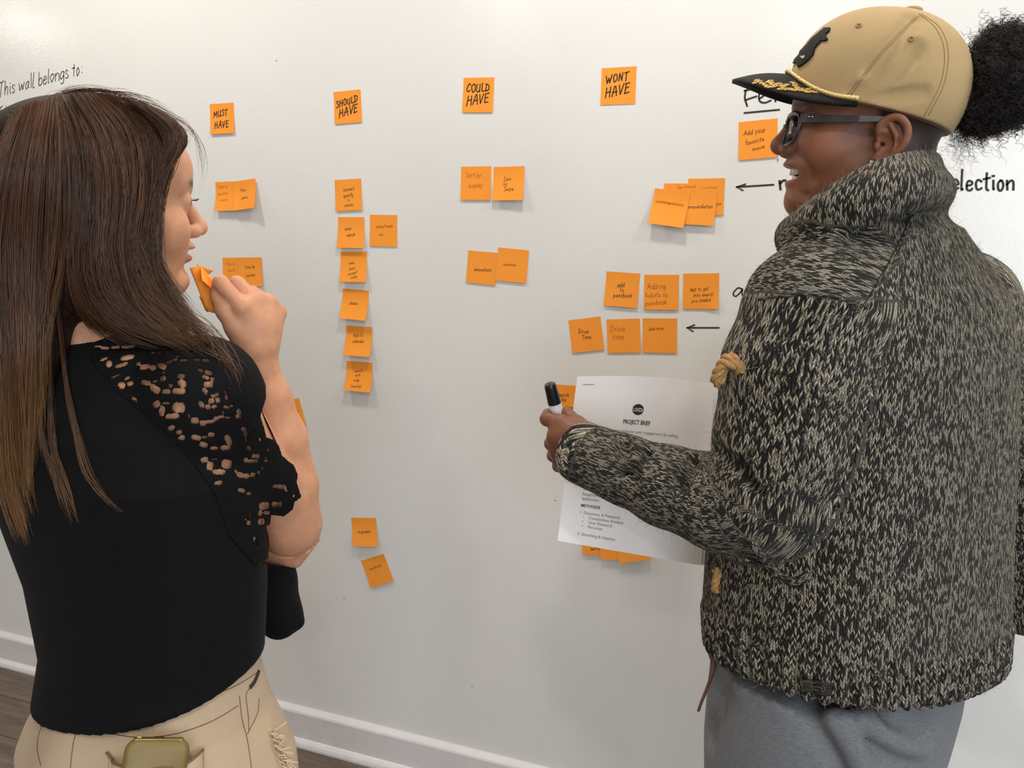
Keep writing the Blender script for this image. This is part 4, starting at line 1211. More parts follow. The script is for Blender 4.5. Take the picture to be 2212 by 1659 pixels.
def patch(surf, poly, step, offn, root, name, mat, par, both=True, thick=.0012):
    """cloth patch laid on a surface: pixel polygon, offset function of (px,py)"""
    xs = np.arange(min(p[0] for p in poly), max(p[0] for p in poly) + step, step); ys = np.arange(min(p[1] for p in poly), max(p[1] for p in poly) + step, step)
    idx = {}; V = []
    gx, gy = np.meshgrid(xs, ys); q = np.stack([gx.ravel(), gy.ravel()], 1)
    ins = Px.poly(q, poly).reshape(gx.shape)
    pts = np.full(gx.shape + (3,), np.nan)
    for i in range(len(ys)):
        for j in range(len(xs)):
            if ins[i, j]:
                p, n_ = surf.hit(xs[j], ys[i])
                if p is not None:
                    v = nrm(C_O - p); n_ = n_ if n_ @ v > 0 else -n_
                    pts[i, j] = p + n_ * offn(xs[j], ys[i]); idx[i, j] = len(V); V.append(pts[i, j])
    Fc = []
    for i in range(len(ys) - 1):
        for j in range(len(xs) - 1):
            ks = [(i, j), (i + 1, j), (i + 1, j + 1), (i, j + 1)]
            ks = [k for k in ks if k in idx]
            if len(ks) >= 3: Fc.append(tuple(idx[k] for k in ks))
    o = mesh_obj(name, np.array(V) - root, Fc, mat, par)
    if thick:
        md = o.modifiers.new('thickness', 'SOLIDIFY'); md.thickness = thick; md.offset = 0
    return o
# phone in the back pocket
pc, pn = Ljean.hit(352, 1695)
pn = pn if pn @ (C_O - pc) > 0 else -pn
pn = nrm(pn * .6 + nrm(np.array([pn[0], pn[1], 0])) * .4)
up_ = nrm(UPZ - pn * (UPZ @ pn)); rt_ = nrm(np.cross(up_, pn))
an = math.radians(-11); rt_, up_ = nrm(rt_ * math.cos(an) + up_ * math.sin(an)), nrm(up_ * math.cos(an) - rt_ * math.sin(an))
tl, tr = P(279, 1585, pc @ FLAT_F), P(414, 1601, pc @ FLAT_F)
pw = np.linalg.norm(tr - tl) * .98
hh = .142
for py_ in range(1640, 1780, 4):
    pc_, n2_ = Ljean.hit(350, py_)
    ph_top = pc_ + pn * .0075 + up_ * hh / 2
    qq = Px.proj(ph_top[None])[0]
    if qq[1] > 1591: break
ph_top = ph_top + rt_ * ((347 - qq[0]) / 1800)
ph = empty('phone', ph_top - up_ * .07)
tag(ph, 'gold phone sticking out of the back pocket of the beige jeans', 'phone')
M['gold'] = simple('gold_anodised', srgb(176, 148, 84), .32, .5, metal=.75)
t = NT('smoky_gold_case'); t.set(t.ramp(t.noise(12, t.obj(), 2), [(.3, srgb(112, 92, 44) + (1,)), (.7, srgb(140, 118, 64) + (1,))]), .42, .5, metal=.1)
M['case'] = t.m
def rbox(w, h, d, r, n=5):
    """rounded slab in x (w), z (h), y (d); edges softened"""
    ring = []
    for cx_, cz_, a0 in ((w / 2 - r, h / 2 - r, 0), (-w / 2 + r, h / 2 - r, 90), (-w / 2 + r, -h / 2 + r, 180), (w / 2 - r, -h / 2 + r, 270)):
        for k in range(n + 1):
            a = math.radians(a0 + 90 * k / n); ring.append((cx_, cz_, math.cos(a), math.sin(a)))
    V = []; m = len(ring)
    e = d * .45
    for yy, ins in ((-d / 2, e), (-d / 2 + e * .3, e * .3), (-d / 2 + e, 0), (d / 2 - e, 0), (d / 2 - e * .3, e * .3), (d / 2, e)):
        for cx_, cz_, ca, sa in ring: V.append((cx_ + (r - ins) * ca, yy, cz_ + (r - ins) * sa))
    Fc = [(i * m + j, i * m + (j + 1) % m, (i + 1) * m + (j + 1) % m, (i + 1) * m + j) for i in range(5) for j in range(m)]
    Fc += [tuple(range(m))[::-1], tuple(5 * m + j for j in range(m))]
    return np.array(V), Fc
Bm = np.stack([rt_, -pn, up_], 1)
def place_local(V, Bm, c): return np.asarray(V) @ Bm.T + c
V, Fc = rbox(pw, hh, .0115, .014); cc = ph_top - up_ * hh / 2
mesh_obj('case', place_local(V, Bm, cc) - ph.location, Fc, M['case'], ph)
V, Fc = rbox(pw - .016, .003, .0060, .0014); mesh_obj('end_band', place_local(V, Bm, ph_top - up_ * .0010 - pn * .0) - ph.location, Fc, M['gold'], ph)
M['port'] = simple('port_dark', srgb(40, 34, 26), .4)
V, Fc = rbox(.010, .003, .003, .0014); mesh_obj('charging_port', place_local(V, Bm, ph_top + up_ * .0006) - ph.location, Fc, M['port'], ph)
V, Fc = rbox(.0046, .003, .0046, .0014); mesh_obj('headphone_jack', place_local(V, Bm, ph_top + up_ * .0006 - rt_ * .021) - ph.location, Fc, simple('port_rim', srgb(214, 196, 150), .3), ph)
pk = [(234,1626),(247,1641),(268,1653),(300,1657),(345,1658),(385,1654),(403,1646),(419,1632),(434,1618),(442,1700),(436,1800),(340,1835),(250,1800),(238,1700)]
patch(Ljean, pk, 4, lambda a, b: .0025 + .0175 * max(0, 1 - ((a - 342) / 95) ** 2) ** .5 * min(1, max(0, (1760 - b) / 90)), Lroot_loc, 'back_pocket', M['jeans'], oj)
bd = [(234,1626),(247,1641),(268,1653),(300,1657),(345,1658),(385,1654),(403,1646),(419,1632),(434,1618)]
m = MB()
q = crom(bd, 4); pp = []
for a, b in q:
    p, n_ = Ljean.hit(a, b); v = nrm(C_O - p); n_ = n_ if n_ @ v > 0 else -n_
    pp.append(p + n_ * (.0030 + .0175 * max(0, 1 - ((a - 342) / 95) ** 2) ** .5))
m.tube(np.array(pp) - Lroot_loc, .0016, 6); m.build('pocket_hem', M['stitch'], oj)
# frayed tear
m = MB(); r_ = np.random.default_rng(2)
for _ in range(70):
    t_ = r_.random(); a, b = np.interp(t_, [0, .33, .66, 1], [586, 595, 607, 622]), np.interp(t_, [0, .33, .66, 1], [1570, 1598, 1625, 1656])
    a -= abs(r_.normal(0, 6)); p, n_ = Ljean.hit(a, b)
    if p is None: continue
    n_ = n_ if n_ @ (C_O - p) > 0 else -n_
    dr = nrm(n_ * .6 + FLAT_R * r_.normal(.5, .5) - UPZ * r_.random() * 1.2); l_ = r_.uniform(.006, .018)
    pts = np.array([p, p + dr * l_ * .5 + r_.normal(0, .0015, 3), p + dr * l_ + r_.normal(0, .003, 3)]) - Lroot_loc
    m.tube(pts, .0007, 3)
fr = m.build('frayed_threads', simple('frayed_cotton', srgb(226, 200, 170), .9), oj); fr['kind'] = 'stuff'
# shoes
M['shoe_l'] = simple('tan_canvas_shoe', srgb(150, 120, 92), .7)
M['sole'] = simple('rubber_sole', srgb(225, 222, 215), .6)
def shoe(par, root, ankle, dirv, mat):
    R_ = frame_from(dirv)
    S = SDF((-.10, -.07, .0), (.20, .07, .14), .004)
    S.ell((.07, 0, .035), (.115, .045, .036)); S.cone((.0, 0, .06), (0, 0, .11), .045, .042, k=.03); S.ell((-.03, 0, .04), (.05, .04, .04), k=.02)
    def fl(x, y, z): return z - .012 + 0 * x + 0 * y
    S.op(fl, (-.1, -.07, -.05), (.2, .07, .012), 0, 'sub')
    V, Fq = S.mesh(); base = np.array([ankle[0], ankle[1], 0.0])
    o1 = mesh_obj('shoe', V @ R_.T + base - root, Fq, mat, par)
    S = SDF((-.10, -.07, -.01), (.20, .07, .03), .004)
    S.slices([.001, .022], [.05, .05], [0, 0], [.047, .047], [.135, .135], 0, 2.6)
    V, Fq = S.mesh(); mesh_obj('sole', V @ R_.T + base - root, Fq, M['sole'], o1)
for b in feet: shoe(PL, Lroot_loc, b, L_tor, M['shoe_l'])

# ---- pad of orange notes held at the chin
M['note_dark'] = M['note']
def curved_sheet(corn, name, mat, par, root, bulge=0.0, thick=.0008, n=9, bdir=None):
    """corn: four (px,py,h) corners in order; bilinear with bulge"""
    A, B, C_, D = [P(*q) for q in corn]
    g = np.linspace(0, 1, n); V = []
    nn = nrm(np.cross(B - A, D - A)) if bdir is None else nrm(bdir)
    for v in g:
        for u in g:
            V.append(A * (1 - u) * (1 - v) + B * u * (1 - v) + C_ * u * v + D * (1 - u) * v + nn * bulge * 4 * u * (1 - u) + nn * 0)
    Fc = [(i * n + j, i * n + j + 1, (i + 1) * n + j + 1, (i + 1) * n + j) for i in range(n - 1) for j in range(n - 1)]
    o = mesh_obj(name, np.array(V) - root, Fc, mat, par)
    md = o.modifiers.new('thickness', 'SOLIDIFY'); md.thickness = thick; md.offset = 0
    return o
pd_loc = P(450, 630, 1.05)
pad = empty('sticky_note_pad', pd_loc)
tag(pad, 'bent pad of orange sticky notes held in a hand against the chin', 'sticky note pad')
curved_sheet([(411,579,1.040),(434,575,1.050),(492,646,1.064),(447,674,1.056)], 'pad_stack', M['note'], pad, pd_loc, .001, .003)
curved_sheet([(433,574,1.046),(474,612,1.085),(492,646,1.070),(437,606,1.032)], 'curled_sheet', M['note'], pad, pd_loc, .002, .0006)
curved_sheet([(424,571,1.060),(461,585,1.085),(446,595,1.080),(430,582,1.062)], 'back_sheet', M['note'], pad, pd_loc, 0, .0006)
curved_sheet([(430,640,1.054),(452,640,1.056),(470,678,1.058),(444,671,1.056)], 'lower_sheet', M['note'], pad, pd_loc, -.001, .0006)
# ------------------------------------------------------------------ person in knitted cardigan and cap
SKIN_R = np.array(srgb(136, 88, 64))
M['skin_r'] = skin_mat('skin_brown', .5)
Rroot = P(1830, 1500, 1.06); Rroot[2] = 0
PR = empty('person', Rroot)
tag(PR, 'smiling person in beige cap, glasses and marled knit cardigan holding a marker', 'person')
R_face = flatdir(-75); R_tor = flatdir(-36); R_yaw = math.atan2(R_tor[1], R_tor[0])
RS = .99
RO = P(1887, 305, 1.07)
RR = frame_from(R_face + np.array([0, 0, .091]))
def Rl(v): return np.asarray(v, float) * RS @ RR.T + RO          # head frame -> world
def Rinv(p): return ((np.asarray(p) - RO) @ RR) / RS

# ---- skin: head, ears, neck
S = SDF((-.13, -.105, -.22), (.15, .105, .13), .0017)
base_head(S, dict(nose=(.117, -.0145), ala=.0155, lips=(.0955, -.0375, .0895, -.0600), mouth=(.096, -.0480, .0092, .034), eye_open=.0018, chin=-.007, chin_z=.004, cr=.066))
S.ell((.107, 0, -.0145), (.014, .013, .011), k=.006)
for s in (1, -1): ear(S, s, off=(.003, 0, -.016), sc=.72)
S.cone((-.02, 0, -.03), (-.03, 0, -.12), .056, .060, k=.03); S.cone((-.03, 0, -.12), (-.035, 0, -.20), .060, .075, k=.02)
S.ell((.050, 0, -.080), (.035, .030, .018), k=.02)
Vh, Fh = S.mesh(); _hs = Surf(Rl(Vh), Fh)
for _pl, _r, _o in (([(1719, 333), (1736, 346), (1750, 366), (1755, 390)], .006, .0042), ([(1716, 412), (1726, 420), (1742, 424)], .006, .0046)):
    _q = Rinv(_hs.path(_pl, _o, 3))
    for _s in (1, -1): S.chain(_q * np.array([1, _s, 1]), np.full(len(_q), _r), k=.009, mode='sub')
Vh, Fh = S.mesh(); Vh = relax(Vh, Fh, 2, .35)
x, y, z = Vh.T
tn = np.tile(SKIN_R, (len(Vh), 1))
def blend(tn, m, col): m = np.clip(m, 0, 1)[:, None]; return tn * (1 - m) + np.array(srgb(*col)) * m
lipm = np.exp(-((z + .0390) / .0045) ** 2) * .35 + np.exp(-((z + .0600) / .0062) ** 2) * .75
tn = blend(tn, .75 * lipm * np.clip((x - .078) / .012, 0, 1) * np.clip((.030 - np.abs(y)) / .012, 0, 1), (160, 98, 90))
ay = np.abs(y)
tn = blend(tn, .5 * np.exp(-(((x - .062) / .022) ** 2 + ((ay - .052) / .025) ** 2 + ((z + .012) / .018) ** 2)), (160, 100, 70))
hl = np.clip((.012 - x + .30 * (z - .02)) / .010, 0, 1) * (ay < .0735) * np.clip((z + .075) / .02, 0, 1)
side = np.exp(-(((x - .030) / .016) ** 2 + ((z - .012) / .022) ** 2)) * np.clip((ay - .045) / .01, 0, 1) * .45
top = np.clip((z - .043 + .2 * (x - .05)) / .008, 0, 1) * (x < .085)
ears_ = (ay > .0735)
tn = blend(tn, np.maximum(np.maximum(hl * .92, side), top * .9) * ~ears_, (26, 22, 22))
tn = blend(tn, .8 * np.exp(-((z - .034 - .1 * np.clip(.03 - ay, 0, .03)) / .0035) ** 2) * (x > .055) * (ay > .012) * (ay < .05), (40, 28, 24))
tn = blend(tn, .5 * np.exp(-((z - .012) / .004) ** 2) * (x > .07) * (ay > .02) * (ay < .05), (70, 42, 32))
head_r = (Rl(Vh), Fh, tn)
# ---- skin: left hand
S = SDF(P(1200, 1040, 1.1) + [-.10, -.12, -.04], P(1290, 860, 1.18) + [.08, .12, .05], .0016)
wr = P(1283, 968, 1.125)
S.cone(P(1330, 985, 1.10), wr, .027, .026)
mcp = [P(1210, 915, 1.150), P(1201, 944, 1.146), P(1205, 972, 1.150), P(1214, 997, 1.156)]
for m_, r_ in zip(mcp, (.0140, .0135, .0130, .0120)): S.cone(wr + (m_ - wr) * .10, m_, .0200, r_, k=.014)
fing = [[mcp[0], P(1182, 905, 1.160), P(1184, 896, 1.184), P(1199, 897, 1.196)],
        [mcp[1], P(1191, 958, 1.172), P(1208, 962, 1.196), P(1224, 958, 1.192)],
        [mcp[2], P(1196, 984, 1.176), P(1211, 988, 1.197), P(1226, 983, 1.192)],
        [mcp[3], P(1206, 1007, 1.177), P(1219, 1010, 1.194), P(1231, 1004, 1.190)]]
for f_, r0 in zip(fing, (.0100, .0098, .0094, .0084)): S.chain(f_, [r0 * 1.12, r0 * 1.06, r0 * .92, r0 * .8], k=.004)
th = [P(1270, 938, 1.142), P(1246, 917, 1.158), P(1232, 905, 1.172), P(1224, 891, 1.176)]
S.chain(th, [.0170, .0125, .0108, .0088], k=.012)
Vg, Fg = S.mesh(); Vg = relax(Vg, Fg, 1, .35)
tg = np.tile(SKIN_R, (len(Vg), 1))
kn = np.zeros(len(Vg))
for m_ in mcp + [f_[1] for f_ in fing]: kn = np.maximum(kn, np.exp(-((np.linalg.norm(Vg - m_, axis=1) - .010) / .008) ** 2))
tg = blend(tg, kn * .35, (92, 56, 42))
# ---- arm and torso core under the clothes
R_S = P(1760, 672, .94); R_E = P(1660, 1072, .94); R_W = P(1290, 968, 1.12)
R_S2 = P(2070, 668, 1.16); R_E2 = P(2186, 1000, 1.20); R_W2 = P(2212, 1318, 1.20)
Tc = P(1905, 900, 1.06); Nc = P(1915, 520, 1.04)
S = SDF(np.minimum.reduce([R_S, R_W, R_W2, Tc]) - .12, np.maximum.reduce([R_S, R_S2, Nc, R_W2]) + [.12, .12, .03], .006)
S.chain([R_S, R_E, P(1400, 1005, 1.07), R_W], [.04, .032, .028, .024]); S.chain([R_S2, R_E2, R_W2], [.04, .034, .026], k=.01)
S.cone(R_S, R_S2, .055, .055, k=.04); S.chain([Nc, Tc, P(1850, 1350, 1.06)], [.06, .11, .12], k=.05)
Vt, Ft = S.mesh()
S = SDF(P(2212, 1310, 1.2) - [.12, .12, .24], P(2212, 1310, 1.2) + [.16, .12, .02], .0024)
hd = nrm(P(2345, 1415, 1.2) - R_W2); hs = nrm(np.cross(hd, FLAT_R))
S.chain([R_W2, R_W2 + hd * .05], [.026, .024]); S.ell(R_W2 + hd * .085, (.026, .034, .040), k=.015)
for k_ in range(4):
    o_ = R_W2 + hd * .11 + hs * (-.027 + .018 * k_)
    S.chain([o_, o_ + hd * .035, o_ + hd * .058 + FLAT_R * -.008], [.0095, .009, .0078], k=.006)
S.chain([R_W2 + hd * .055 + hs * .028, R_W2 + hd * .085 + hs * .046, R_W2 + hd * .115 + hs * .048], [.013, .011, .009], k=.01)
Vu, Fu = S.mesh()
Vt, Ft = join_arr((Vt, Ft), (Vu, Fu))
V, Fc = join_arr(head_r[:2], (Vg, Fg), (Vt, Ft))
tn = np.concatenate([head_r[2], tg, np.tile(SKIN_R, (len(Vt), 1))])
o = mesh_obj('body', V - Rroot, Fc, M['skin_r'], PR, attrs={'tint': ('FLOAT_COLOR', np.c_[tn, np.ones(len(tn))])})
o['label'] = 'brown skin of face, ear, neck and hand'
for s in (1, -1):
    eyeball('eye', Rl((.083, s * .032, .0165)), RR, R_face, PR, Rroot)
lashes(RR * RS, RO, PR, Rroot, zoff=.0175, ln=.006)
teeth(RR * RS, RO, PR, Rroot, .0915, -.0445, .0100, 12, .030)
teeth(RR * RS, RO, PR, Rroot, .0880, -.0550, .0065, 12, .029, 'lower_teeth')

# ---- knitted cardigan
t = NT('marled_knit')
kv = t.n('ShaderNodeSeparateXYZ'); t.l(t.attr('knit').outputs['Vector'], kv.inputs[0])
wob = t.noise(16, t.obj(), 2)
u = t.math('ADD', kv.outputs[0], t.math('MULTIPLY', wob, .006)); v = t.math('ADD', kv.outputs[1], t.math('MULTIPLY', wob, .008))
a = t.math('DIVIDE', u, .0054)
tt = t.math('SUBTRACT', t.math('FRACT', a), .5)
ab = t.math('ABSOLUTE', tt)
al = t.math('ADD', t.math('DIVIDE', v, .0046), t.math('MULTIPLY', ab, 2.2))
row = t.math('FLOOR', al); fr = t.math('FRACT', al)
cid = t.math('ADD', t.math('MULTIPLY', t.math('FLOOR', a), 2), t.math('GREATER_THAN', tt, 0))
cv = t.n('ShaderNodeCombineXYZ'); t.l(cid, cv.inputs[0]); t.l(row, cv.inputs[1])
wn = t.n('ShaderNodeTexWhiteNoise', noise_dimensions='2D'); t.l(cv.outputs[0], wn.inputs['Vector'])
strk = t.noise(420, t.obj(), 2)
val = t.math('ADD', wn.outputs['Value'], t.math('MULTIPLY', t.math('SUBTRACT', strk, .5), .9))
colr = t.ramp(val, [(.30, srgb(20, 17, 12) + (1,)), (.47, srgb(38, 33, 26) + (1,)), (.57, srgb(150, 139, 116) + (1,)), (.85, srgb(208, 197, 172) + (1,))])
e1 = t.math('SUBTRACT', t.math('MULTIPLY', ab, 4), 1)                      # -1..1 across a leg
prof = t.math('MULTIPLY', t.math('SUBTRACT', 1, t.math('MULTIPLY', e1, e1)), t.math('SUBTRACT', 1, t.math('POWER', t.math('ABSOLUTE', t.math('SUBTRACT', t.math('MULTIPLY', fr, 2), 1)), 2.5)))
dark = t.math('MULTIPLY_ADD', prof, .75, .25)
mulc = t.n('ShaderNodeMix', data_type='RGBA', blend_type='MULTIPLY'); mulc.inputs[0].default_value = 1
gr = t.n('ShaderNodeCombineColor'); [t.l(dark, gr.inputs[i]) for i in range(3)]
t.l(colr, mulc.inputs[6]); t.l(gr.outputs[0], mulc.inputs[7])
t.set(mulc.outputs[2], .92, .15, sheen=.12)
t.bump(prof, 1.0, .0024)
M['knit'] = t.m

rows = [(1850,1600,1.06,.215,.155),(1848,1480,1.06,.225,.165),(1848,1300,1.06,.228,.168),(1858,1100,1.06,.222,.162),(1880,900,1.06,.215,.152),(1900,750,1.055,.205,.138),(1912,640,1.05,.185,.118),(1914,560,1.045,.140,.092),(1914,500,1.04,.100,.075)]
cR = np.array([P(a_, b_, h_) for a_, b_, h_, w_, d_ in rows]); wR = np.array([r[3] for r in rows]); dR = np.array([r[4] for r in rows])
oR = np.argsort(cR[:, 2])
hA, hB, hC = P(1516, 1392, 1.05), P(1850, 1496, .915), P(2150, 1392, 1.12)
hn = nrm(np.cross(hB - hA, hC - hA)); hn = -hn if hn[2] > 0 else hn
armp = [P(1800, 610, .965), R_S, P(1715, 800, .935), P(1690, 950, .935), R_E, P(1560, 1085, .975), P(1440, 1050, 1.03), P(1350, 1015, 1.075), P(1272, 985, 1.118)]
armr = [.058, .078, .081, .078, .070, .060, .052, .046, .040]
arm2 = [R_S2, R_E2, R_W2]; arm2r = [.076, .068, .055]
def cardigan(S):
    S.slices(cR[oR, 2], cR[oR, 0], cR[oR, 1], wR[oR], dR[oR], R_yaw, 2.3)
    S.cone(Nc - UPZ * .02, R_S + UPZ * .006, .056, .064, k=.05)
    S.cone(Nc - UPZ * .02, R_S2 + UPZ * .006, .056, .064, k=.05)
    S.chain(arm2, arm2r, k=.035)
    S.chain(armp, armr, k=.022)
    cut_half(S, hB, hn, .012)
    # rolled cuff
    S.chain([P(1322, 1003, 1.092), P(1262, 980, 1.122)], [.046, .0445], k=.006)
    S.cone(P(1262, 980, 1.122), P(1240, 970, 1.135), .034, .036, k=.004, mode='sub')
    # folds: inside elbow, under the arm, along the sleeve
    for pts, r_ in (([(1540, 975, .93), (1600, 1010, .895), (1645, 1050, .885)], .010),
                    ([(1500, 1000, .985), (1480, 1040, .965), (1490, 1090, .96)], .008), ([(1400, 985, 1.03), (1385, 1030, 1.015), (1400, 1075, 1.02)], .007), ([(1345, 960, 1.06), (1350, 1010, 1.035), (1372, 1060, 1.045)], .008)):
        S.chain([P(*q) for q in pts], [r_] * len(pts), k=.018, mode='sub')
    # shawl collar: two soft rolls round the neck
    up_r = [P(*q) for q in ((1752,470,1.02),(1792,446,.965),(1845,414,.94),(1905,384,.935),(1962,366,.955),(1998,360,1.01),(1980,358,1.08),(1920,370,1.12),(1850,400,1.13),(1790,438,1.09),(1752,470,1.02))]
    S.chain(crom(up_r, 3), np.full(31, .0185), k=.012)
    lo_r = [P(*q) for q in ((1722,512,1.0),(1770,482,.945),(1850,440,.915),(1930,412,.915),(1985,406,.95),(2014,412,1.02),(1985,418,1.11),(1920,430,1.15),(1830,470,1.13),(1760,500,1.07),(1722,512,1.0))]
    S.chain(crom(lo_r, 3), np.full(31, .024), k=.02)
    S.cone(Nc - UPZ * .02, Nc + UPZ * .02, .070, .060, k=.02)
    S.chain([P(1985, 392, .955), P(2012, 394, 1.01)], [.010, .014], k=.008)
lo = np.minimum.reduce([R_S, R_W, hA, hB, cR.min(0)]) - [.14, .28, .03]; hi = np.maximum.reduce([R_S2, R_W2, cR.max(0), R_E]) + [.12, .30, 0]
hi[2] = P(1990, 330, 1.0)[2] + .03; lo[2] = .76
S = SDF(lo, hi, .0042); cardigan(S)
Vk, Fk = S.mesh(); Vk = relax(Vk, Fk, 1, .4)
# knit coordinates: torso wraps round the body, sleeves run along the arm
cxy = np.stack([np.interp(Vk[:, 2], cR[oR, 2], cR[oR, i]) for i in (0, 1)], 1)
ang = np.arctan2(*(Vk[:, :2] - cxy).T[::-1]) - math.atan2(-FLAT_F[1], -FLAT_F[0])
ang = (ang + np.pi) % (2 * np.pi) - np.pi
uvt = np.stack([ang * .21, Vk[:, 2]], 1)
def tube_uv(V, pts, rs):
    best = np.full(len(V), 9.0); out = np.zeros((len(V), 2)); acc = 0
    ref = nrm(C_O - pts[len(pts) // 2])
    for i in range(len(pts) - 1):
        a_, b_ = pts[i], pts[i + 1]; ab_ = b_ - a_; L = np.linalg.norm(ab_); d_ = ab_ / L
        tt_ = np.clip((V - a_) @ d_, 0, L); q_ = V - a_ - tt_[:, None] * d_
        dist = np.linalg.norm(q_, axis=1); r_ = rs[i] + (rs[i + 1] - rs[i]) * tt_ / L
        e1_ = nrm(ref - d_ * (ref @ d_)); e2_ = np.cross(d_, e1_)
        th_ = np.arctan2(q_ @ e2_, q_ @ e1_)
        m_ = dist / r_ < best
        best = np.where(m_, dist / r_, best); out[m_] = np.stack([th_ * .066, -(acc + tt_)], 1)[m_]; acc += L
    return best, out
_ap = crom(armp, 3); b1, uv1 = tube_uv(Vk, _ap, np.interp(np.linspace(0, 1, len(_ap)), np.linspace(0, 1, len(armr)), armr))
_e = np.concatenate([Fk[:, [0, 1]], Fk[:, [1, 2]], Fk[:, [2, 3]], Fk[:, [3, 0]]]); _e = _e[(b1[_e[:, 0]] < 1.25) & (b1[_e[:, 1]] < 1.25)]
for _ in range(45):
    _s = np.bincount(_e[:, 0], uv1[_e[:, 1], 1], len(Vk)) + np.bincount(_e[:, 1], uv1[_e[:, 0], 1], len(Vk)); _c = np.bincount(_e[:, 0], minlength=len(Vk)) + np.bincount(_e[:, 1], minlength=len(Vk))
    uv1[:, 1] = np.where(_c > 0, .3 * uv1[:, 1] + .7 * _s / np.maximum(_c, 1), uv1[:, 1]); b2, uv2 = tube_uv(Vk, arm2, arm2r)
qk = Px.proj(Vk)
uv = uvt.copy()
m1 = (b1 < 1.12) & ((qk[:, 1] > 640 + .06 * (qk[:, 0] - 1780)) | (b1 < .0)); uv[m1] = uv1[m1]
m2 = (b2 < 1.1) & (qk[:, 0] > 2150); uv[m2] = uv2[m2]
yoke = (b1 < 1.3) & ~m1 & (qk[:, 1] > 430) & (qk[:, 0] < 2000) & (qk[:, 0] > 1560) & (np.einsum('ij,ij->i', Vk - Tc, np.broadcast_to(FLAT_F, Vk.shape)) < .1)
yd = nrm(R_S - Nc); ys = nrm(np.cross(yd, UPZ))
lat_ = (Vk - R_S) @ yd
yk2 = yoke & (qk[:, 0] < 1990 - .85 * (qk[:, 1] - 440) + 60)
uv[yk2] = np.stack([Vk[:, 2] * 1.0 + lat_ * -.45, (Vk - R_S) @ ys], 1)[yk2]
# collar rolls: stitches run round the neck
cb = (qk[:, 1] < 540) & (Vk[:, 2] > P(1900, 470, 1.0)[2] - .015) & ~yk2
hem_d = -((Vk - hB) @ hn)
rib = (hem_d < .062) & (b2 > 1.12) & (b1 > 1.2)
Vk2 = Vk.copy()
nv = np.zeros_like(Vk)
cc_, nn_ = face_info(Vk, Fk)
for i in range(4):
    for k in range(3): nv[:, k] += np.bincount(Fk[:, i], nn_[:, k], len(Vk))
nv /= np.maximum(np.linalg.norm(nv, axis=1, keepdims=True), 1e-12)
ribw = np.clip((.066 - hem_d) / .01, 0, 1) * rib
Vk2 += nv * (ribw * .0032 * np.cos(uvt[:, 0] * 2 * np.pi / .0190))[:, None]
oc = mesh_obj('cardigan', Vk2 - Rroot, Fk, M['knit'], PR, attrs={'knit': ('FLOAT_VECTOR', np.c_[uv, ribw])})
oc['label'] = 'black and cream marled knit cardigan with shawl collar'
Rcard = Surf(Vk2, Fk)
# ---- cap
t = NT('khaki_twill')
f = t.noise(700, t.obj(), 2); f0 = t.noise(14, t.obj(), 3)
t.set(t.mix(t.math('ADD', t.math('MULTIPLY', f, .4), t.math('MULTIPLY', f0, .6)), srgb(166, 138, 96) + (1,), srgb(190, 164, 120) + (1,)), .85, .2, sheen=.08)
t.bump(f, .25, .0008)
M['khaki'] = t.m
M['cap_black'] = simple('black_cap_cloth', srgb(26, 24, 22), .75, .25, 500, .3, .3, 900)
M['gold_cord'] = simple('gold_braid', srgb(226, 196, 128), .45, .5, 300, .15, metal=.25)
M['gold_thread'] = simple('gold_bullion_thread', srgb(196, 156, 84), .35, .5, 600, .25, metal=.55)
S = SDF((-.13, -.115, -.02), (.135, .115, .17), .0019)
def crown(x, y, z):
    u_ = x - .010; r_ = np.where(u_ > 0, .1035, .108)
    n_ = 2.2
    k0 = ((np.abs(u_) / r_) ** n_ + (np.abs(y) / .091) ** n_ + (np.abs(z - .062) / .094) ** n_) ** (1 / n_)
    d = (k0 - 1) * .094
    bot = .027 + .17 * x + .030 * np.clip((x - .06) / .055, 0, 1) * np.clip(1 - (y / .07) ** 2, 0, 1)
    return np.maximum(d, bot - z)
S.op(crown, (-.12, -.1, -.01), (.125, .1, .16))
Vc0, Fc0 = S.mesh()
cs = Surf(Rl(Vc0), Fc0)
for path, rr, dd in (([(1972,40),(1942,82),(1905,128),(1880,155)], .013, .0072), ([(1975,105),(1940,148),(1895,178),(1845,203)], .014, .0078), ([(1850,203),(1920,208),(1995,200)], .011, .0062), ([(1890,170),(1930,120),(1965,85)], .007, .0050)):
    pts = cs.path(path, dd, 3)
    if len(pts) > 1: S.chain(Rinv(pts), np.full(len(pts), rr), k=.008, mode='sub')
Vc0, Fc0 = S.mesh(); Vc0 = relax(Vc0, Fc0, 2, .4)
cap = mesh_obj('cap', Rl(Vc0) - Rroot, Fc0, M['khaki'], PR)
cap['label'] = 'beige twill cap with black brim and gold cord'
Rcap = Surf(Rl(Vc0), Fc0)
def brim_pt(th, r):
    th = np.asarray(th, float); r = np.asarray(r, float); c_ = np.cos(th * np.pi / 2); s_ = np.sin(th * np.pi / 2)
    fi, fo = .036 + .080 * c_ ** .8, .036 + .148 * c_ ** .72
    yi, yo = .0885 * s_, .0905 * s_
    ui, uo = .0745 - .0310 * s_ ** 2 - .12 * yi, .0640 - .0235 * np.abs(s_) ** 3.2 - .12 * yo
    return np.stack([fi + (fo - fi) * r, yi + (yo - yi) * r, ui + (uo - ui) * r + .004 * np.sin(np.pi * r) * c_], -1)
nt_, nr_ = 41, 9
T_, R_ = np.meshgrid(np.linspace(-1, 1, nt_), np.linspace(0, 1, nr_), indexing='ij')
top_ = brim_pt(T_.ravel(), R_.ravel()); bot_ = top_ - np.array([0, 0, .0042])
n_ = nt_ * nr_
Fb = []
